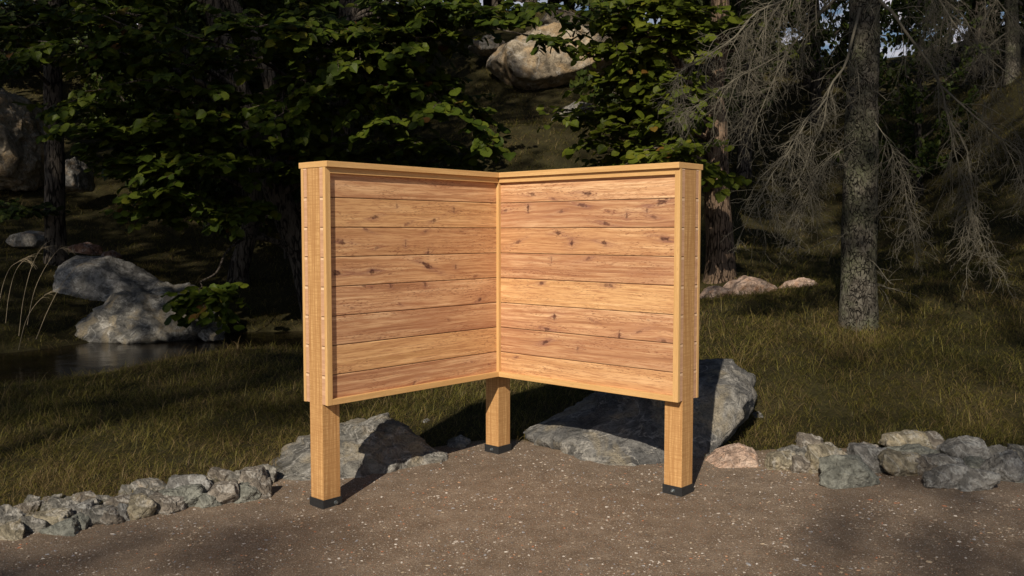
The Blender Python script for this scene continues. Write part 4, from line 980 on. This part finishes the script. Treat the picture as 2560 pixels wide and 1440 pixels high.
# background wood: prototypes copied over the hill
def proto_tree(seed, H, Rc, nleaf_per=(8, 7, 9), lo=.25):
    r = np.random.default_rng(seed); root = empty('woodland_tree', (0, 0, 0)); tr = Acc()
    line = [(0, 0, -.4), (r.normal(0, .1), r.normal(0, .1), H * .3), (r.normal(0, .3), r.normal(0, .3), H * .65), (r.normal(0, .4), r.normal(0, .4), H)]
    P, rad = trunk_tube(tr, line, H * .022, .04, 12, .4, .07, seed, 40)
    S, D, t = spawn(P[None], 26, lo, .98, 1.15, r); L = Rc * (1.15 - .75 * t ** 1.5) * r.uniform(.75, 1.15, 26)
    P0 = grow(S, D, L, 10, .02, .07, r); V, Lo, Sz = tubes(P0, np.linspace(.05, .012, 10)[None].repeat(26, 0), 5); tr.add(V, Lo, Sz); tr.out('trunk', [M['bark']], root)
    cr = Acc(); S, D, t = spawn(P0, nleaf_per[0], .2, 1, .85, r, .6); P1 = grow(S, D, r.uniform(.5, 1.2, len(t)), 6, -.03, .1, r)
    V, Lo, Sz = tubes(P1, np.linspace(.012, .005, 6)[None].repeat(len(P1), 0), 3); cr.add(V, Lo, Sz)
    S, D, t = spawn(P1, nleaf_per[1] * nleaf_per[2] // 2, .05, 1, 1.1, r, .3, .5); S = S + r.normal(0, .09, S.shape)
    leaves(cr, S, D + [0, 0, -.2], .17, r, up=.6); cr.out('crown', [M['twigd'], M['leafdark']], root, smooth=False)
    return root
protos = [proto_tree(61, 9.5, 3.3, lo=.12), proto_tree(62, 8.0, 3.0, lo=.05), proto_tree(63, 11, 3.6, lo=.1)]
used = [False] * 3
def copy_tree(o):
    c = o.copy(); C.objects.link(c)
    for ch in [x for x in C.objects if x.parent == o]:
        d = ch.copy(); C.objects.link(d); d.parent = c
    return c
def place(k, x, y, s, rz, label, group='trees of the background wood', z=None, sz=None):
    o = protos[k] if not used[k] else copy_tree(protos[k]); used[k] = True
    o.location = (x, y, (tz(x, y) if z is None else z)); o.rotation_euler = (0, 0, rz); o.scale = (s, s, sz or s)
    tag(o, label, 'tree', group)
BT = [(1, -230, 300, 19, .8, 'dark woodland tree at the far left above the white rock'), (0, 440, 400, 19.5, .7, 'dark woodland tree behind the blue-grey boulder'),
      (1, 520, 400, 18.5, .8, 'dark bushy tree filling the gap left of the crooked trunk'), (2, 760, 330, 20, .9, 'dark woodland tree behind the left wing\'s outer end'),
      (0, 800, 260, 21.5, .75, 'dark woodland tree left of the sunlit hillside patch'), (1, 200, 120, 29, .9, 'distant tree on the upper left slope'),
      (2, 500, 200, 27, 1.0, 'distant tree high behind the two leaning stems'), (0, 900, 120, 29, 1.0, 'distant tree left of the pale hillside outcrop'),
      (1, 1150, 60, 31, 1.0, 'distant tree on the ridge up left of the outcrop'), (2, 1330, 20, 33, .9, 'ridge tree right behind the pale outcrop'), (0, 1500, 40, 32, .9, 'ridge tree just right of the outcrop'),
      (1, 1720, 340, 20, .7, 'dark tree behind the right wing of the board'), (2, 1720, 160, 27, 1.0, 'distant tree above the brown trunk, left'), (0, 1860, 380, 19.5, .75, 'dark tree between the brown trunk and the spruce'),
      (1, 1900, 150, 29, .85, 'distant tree left of the sky gap'), (2, 2040, 300, 24, .62, 'smaller dark tree under the sky gap, left'), (1, 2420, 170, 27, .8, 'tree on the slope right of the sky gap'), (0, 2600, 200, 21, .9, 'tree on the grassy slope at the right edge'),
      (1, 2300, 500, 17.5, .42, 'low dark bush in the hollow right of the spruce'), (1, 40, 60, 28, 1.2, 'bushy tree over the tall pale cliff rock'), (1, -100, 100, 26, 1.1, 'bushy tree above the left picture edge'), (0, 300, 60, 33, 1.2, 'far ridge tree above the upper left slope'), (1, 700, 60, 34, 1.2, 'far ridge tree above the forked stem'), (2, 1230, 10, 37, 1.2, 'far ridge tree seen left of the outcrop top'), (0, 1420, 0, 38, 1.2, 'far ridge tree seen right over the outcrop top'), (1, 1600, 20, 36, 1.2, 'far ridge tree between outcrop and brown trunk'), (2, 1780, 60, 35, 1.2, 'far ridge tree right above the brown trunk'), (0, 2480, 90, 34, 1.1, 'far ridge tree at the upper right corner'),
      (1, 120, 60, 31, 1.1, 'bushy ridge tree behind the conifer trunk top'), (1, 420, 30, 36, 1.3, 'bushy ridge tree above the left stems'), (1, 600, 50, 30, 1.1, 'bushy tree high between the two left ridge trees'), (1, 820, 60, 31, 1.1, 'bushy tree high above the straight dark trunk'),
      (1, 1040, 40, 36, 1.2, 'bushy ridge tree just left of the outcrop'), (1, 1250, 10, 35, 1.4, 'bushy ridge tree over the small pale rock'), (1, 1380, -5, 34, 1.2, 'bushy ridge tree directly over the outcrop'), (1, 1560, 60, 30, 1.0, 'bushy tree right of the outcrop, half hidden by leaves'), (1, 1700, 60, 31, 1.1, 'bushy ridge tree behind the curved branch'), (1, 1840, 90, 30, 1.1, 'bushy ridge tree left of the spruce boughs'),
      (1, 2020, 150, 28, .9, 'bushy tree just left of the sky gap'), (1, 2450, 130, 25, .85, 'bushy tree just right of the sky gap'), (1, 1930, 60, 36, 1.3, 'far bushy tree above the brown trunk and spruce'), 
      (1, 620, 540, 18, .6, 'low bushy tree in the dark gap behind the crooked trunk'), (1, 350, 480, 21, .6, 'low bushy tree on the slope behind the stream boulders'), (1, 720, 560, 16.8, .45, 'dark shrub-like tree hidden behind the leaning stem\'s foot'),
      (2, -520, 350, 18, 1.0, 'dark tree just outside the left edge'), (0, 2800, 380, 17, 1.0, 'dark tree just outside the right edge')]
for i, (k, px, py, Y, s, lb) in enumerate(BT):
    p = at(px, py, Y); place(k, p[0], p[1], s, i * 1.7, lb, sz=s * 1.3)

# ------------------------------------------------------------------ light
SUN = np.array([2.2 * A2[0] + B2[0], 2.2 * A2[1] + B2[1], 1.66]); SUN /= np.linalg.norm(SUN)
# unseen trees added behind the viewpoint; crowns shaped to cast the wanted shade
E1 = np.cross([0, 0, 1], SUN); E1 /= np.linalg.norm(E1)
if E1[0] < 0: E1 = -E1
E2 = np.cross(SUN, E1); 
if E2[2] < 0: E2 = -E2
def bell(u, v, cu, cv, ru, rv): return np.exp(-(((u - cu) / ru) ** 2 + ((v - cv) / rv) ** 2))
def cover(u, v):
    s = np.full_like(u, .97)
    sm = lambda x, a, b: np.clip((x - a) / (b - a), 0, 1)
    # open glade over the board and the gravel
    s = np.where((u > -3.1 - .25 * np.clip(v - 3, 0, 3)) & (u < .15 + .5 * np.clip(v - 3.3, 0, 3)) & (v < 5.2), 0, s)
    s = np.where((u < -2.9) & (v < 2.9) & (u > -5), 0, s)                       # left border stones
    s = np.where((u < -1.8) & (v < 1.95 + .25 * (u + 2.2)), .6, s)             # front left corner of the gravel
    s = np.where((u < -3.1) & (v > 2.9) & (v < 5.5), .56, s)                    # left meadow
    s = np.where((u > .15) & (v < 3.35), .46, s)                               # right gravel
    s = np.where((u > .3) & (v >= 3.35) & (v < 7), .08, s)                     # right meadow
    s = np.where((u > -2.4) & (u <= .6) & (v >= 5.2) & (v < 7.6), .35, s)
    s = np.where((u > .2) & (u < 1.7) & (v >= 6) & (v < 9), .62, s)
    s = s * (1 - .97 * bell(u, v, -4.9, 13.6, 1.4, 3.2)) * (1 - .9 * bell(u, v, -5.6, 18.3, 1.3, 1.3)) * (1 - .97 * bell(u, v, -4.0, 8.8, 1.6, 2.0)) * (1 - .97 * bell(u, v, -1.7, 8.9, 1.3, 1.8))
    s = s * (1 - .6 * bell(u, v, -7.6, 6.5, .8, .4)) * (1 - .85 * bell(u, v, -14.6, 13, 1.6, 2.0)) * (1 - .8 * bell(u, v, -.6, 11.5, 1.3, 2.2))
    s = s * (1 - .7 * bell(u, v, -9, 5.4, 1.5, .7))
    s = s * (1 - .9 * bell(u, v, 4.0, 14, 1.6, 2.6)) * (1 - .8 * bell(u, v, -4.4, 13.0, 1.2, 3.6)) * (1 - .5 * bell(u, v, -5.0, 10.2, 1.4, 1.6))
    s = s * (1 - .95 * bell(u, v, -.9, 7.0, 1.6, .7)) * (1 - .9 * bell(u, v, -6.4, 18.0, 1.6, 1.6)) * (1 - .5 * bell(u, v, -8.2, 7.0, .5, .6)) * (1 - .85 * bell(u, v, -15.6, 13.5, 1.3, 1.6))
    return s
def shade_trees():
    r = np.random.default_rng(77); N = 15500
    u = r.uniform(-18, 8, N); v = r.uniform(.6, 21, N); c = cover(u, v)
    n = pn(np.c_[u * .9, v * .9, u * 0 + 3]); keep = r.random(N) < np.where(c < .02, 0, c * (1 + np.where(v < 3.4, .25, .9) * n)) ; u, v = u[keep], v[keep]
    d = np.where(v < 5.4, 32.0, 14.0) + r.normal(0, 1.0, len(u))
    Pc = u[:, None] * E1 + v[:, None] * E2 + d[:, None] * SUN
    tu = np.array([-15, -9.6, -4.5, 1.75, 6.3]); own = np.abs(u[:, None] - tu[None]).argmin(1)
    for k in range(5):
        Q = Pc[own == k]
        if not len(Q): continue
        bx = tu[k] * E1 + 22 * SUN; bx = np.array([bx[0], bx[1] , 0]); bx[2] = tz(bx[0], max(bx[1], -20)) - .1
        root = empty('shade_tree', bx); tag(root, ['unseen tall tree added to cast shade, farthest left', 'unseen tall tree added to cast shade, left of the path', 'unseen tall tree added to cast shade, just left behind the viewpoint', 'unseen tall tree added to cast shade, just right behind the viewpoint', 'unseen tall tree added to cast shade, farthest right'][k], 'tree', 'unseen shade trees behind the viewpoint')
        tr = Acc(); H = 25.0; P, rad = trunk_tube(tr, [(0, 0, 0), (.05, .1, 5), (-.05, 0, 11), (.1, .2, H)], .24, .06, 12, .4, .06, 80 + k, 40)
        cr = Acc(); Ql = Q - bx
        iz = np.clip(((Ql[:, 2] - .35 * np.linalg.norm(Ql[:, :2], axis=1)) / H * 39).astype(int), 6, 38)
        far = np.linalg.norm(Ql - P[iz], axis=1) < 9.0; sel = np.where(far & (r.random(len(Ql)) < .10))[0]
        if len(sel):
            S = P[iz[sel]]; t = np.linspace(0, 1, 8)[None, :, None]; B = S[:, None] * (1 - t) + Ql[sel][:, None] * t + np.array([0, 0, .35]) * (t * (1 - t)) + r.normal(0, .04, (len(sel), 8, 3)) * (t > 0)
            V, Lo, Sz = tubes(B, np.linspace(.03, .008, 8)[None].repeat(len(sel), 0), 5); tr.add(V, Lo, Sz)
        tr.out('trunk', [M['bark']], root)
        m = 13; S = np.repeat(Ql, m, 0) + r.normal(0, .17, (len(Ql) * m, 3)); D = r.normal(0, 1, S.shape) * [1, 1, .4]
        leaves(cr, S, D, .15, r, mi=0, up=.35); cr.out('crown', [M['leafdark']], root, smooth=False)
shade_trees()
sd = bpy.data.lights.new('sun', 'SUN'); sd.energy = 4.9; sd.angle = math.radians(.5); sd.color = (1, .89, .73)
so = bpy.data.objects.new('sun', sd); C.objects.link(so); so.rotation_euler = Vector(SUN).to_track_quat('Z', 'Y').to_euler()

w = bpy.data.worlds.new('World'); bpy.context.scene.world = w; w.use_nodes = True; nt = w.node_tree; nt.nodes.clear()
ou = nt.nodes.new('ShaderNodeOutputWorld'); bg = nt.nodes.new('ShaderNodeBackground'); sky = nt.nodes.new('ShaderNodeTexSky')
sky.sky_type = 'NISHITA'; sky.sun_disc = False; sky.sun_elevation = math.asin(SUN[2]); sky.sun_rotation = math.atan2(SUN[0], SUN[1]); sky.altitude = 600; sky.air_density = 1.0
tc = nt.nodes.new('ShaderNodeTexCoord'); mp = nt.nodes.new('ShaderNodeMapping'); mp.inputs['Scale'].default_value = (1, 1, 2.6)
nz_ = nt.nodes.new('ShaderNodeTexNoise'); nz_.inputs['Scale'].default_value = 7; nz_.inputs['Detail'].default_value = 7; nz_.inputs['Roughness'].default_value = .6
rp = nt.nodes.new('ShaderNodeValToRGB'); rp.color_ramp.elements[0].position = .46; rp.color_ramp.elements[1].position = .60
mx = nt.nodes.new('ShaderNodeMix'); mx.data_type = 'RGBA'; mx.inputs[7].default_value = (13.0, 12.3, 13.2, 1)
nt.links.new(tc.outputs['Generated'], mp.inputs[0]); nt.links.new(mp.outputs[0], nz_.inputs[0]); nt.links.new(nz_.outputs[0], rp.inputs[0]); sx = nt.nodes.new('ShaderNodeSeparateXYZ'); nt.links.new(tc.outputs['Generated'], sx.inputs[0])
rz_ = nt.nodes.new('ShaderNodeValToRGB'); rz_.color_ramp.elements[0].position = .22; rz_.color_ramp.elements[0].color = (1, 1, 1, 1); rz_.color_ramp.elements[1].position = .40; rz_.color_ramp.elements[1].color = (.06, .06, .06, 1)
mm = nt.nodes.new('ShaderNodeMath'); mm.operation = 'MULTIPLY'; nt.links.new(sx.outputs[2], rz_.inputs[0]); nt.links.new(rz_.outputs[0], mm.inputs[0]); nt.links.new(rp.outputs[0], mm.inputs[1]); nt.links.new(mm.outputs[0], mx.inputs[0])
nt.links.new(sky.outputs[0], mx.inputs[6]); nt.links.new(mx.outputs[2], bg.inputs[0]); nt.links.new(bg.outputs[0], ou.inputs[0]); bg.inputs[1].default_value = .05

cd = bpy.data.cameras.new('camera'); cd.sensor_width = 36; cd.lens = F_PX / 2560 * 36; cd.clip_end = 500; cd.clip_start = .05
co = bpy.data.objects.new('camera', cd); C.objects.link(co); co.location = (0, 0, CAMZ); co.rotation_euler = (math.pi / 2 - PITCH, 0, 0)
sc = bpy.context.scene; sc.camera = co
sc.view_settings.view_transform = 'Standard'; sc.view_settings.look = 'None'; sc.view_settings.exposure = 0; sc.view_settings.gamma = 1
sc.cycles.max_bounces = 8; sc.cycles.diffuse_bounces = 4; sc.cycles.transparent_max_bounces = 8
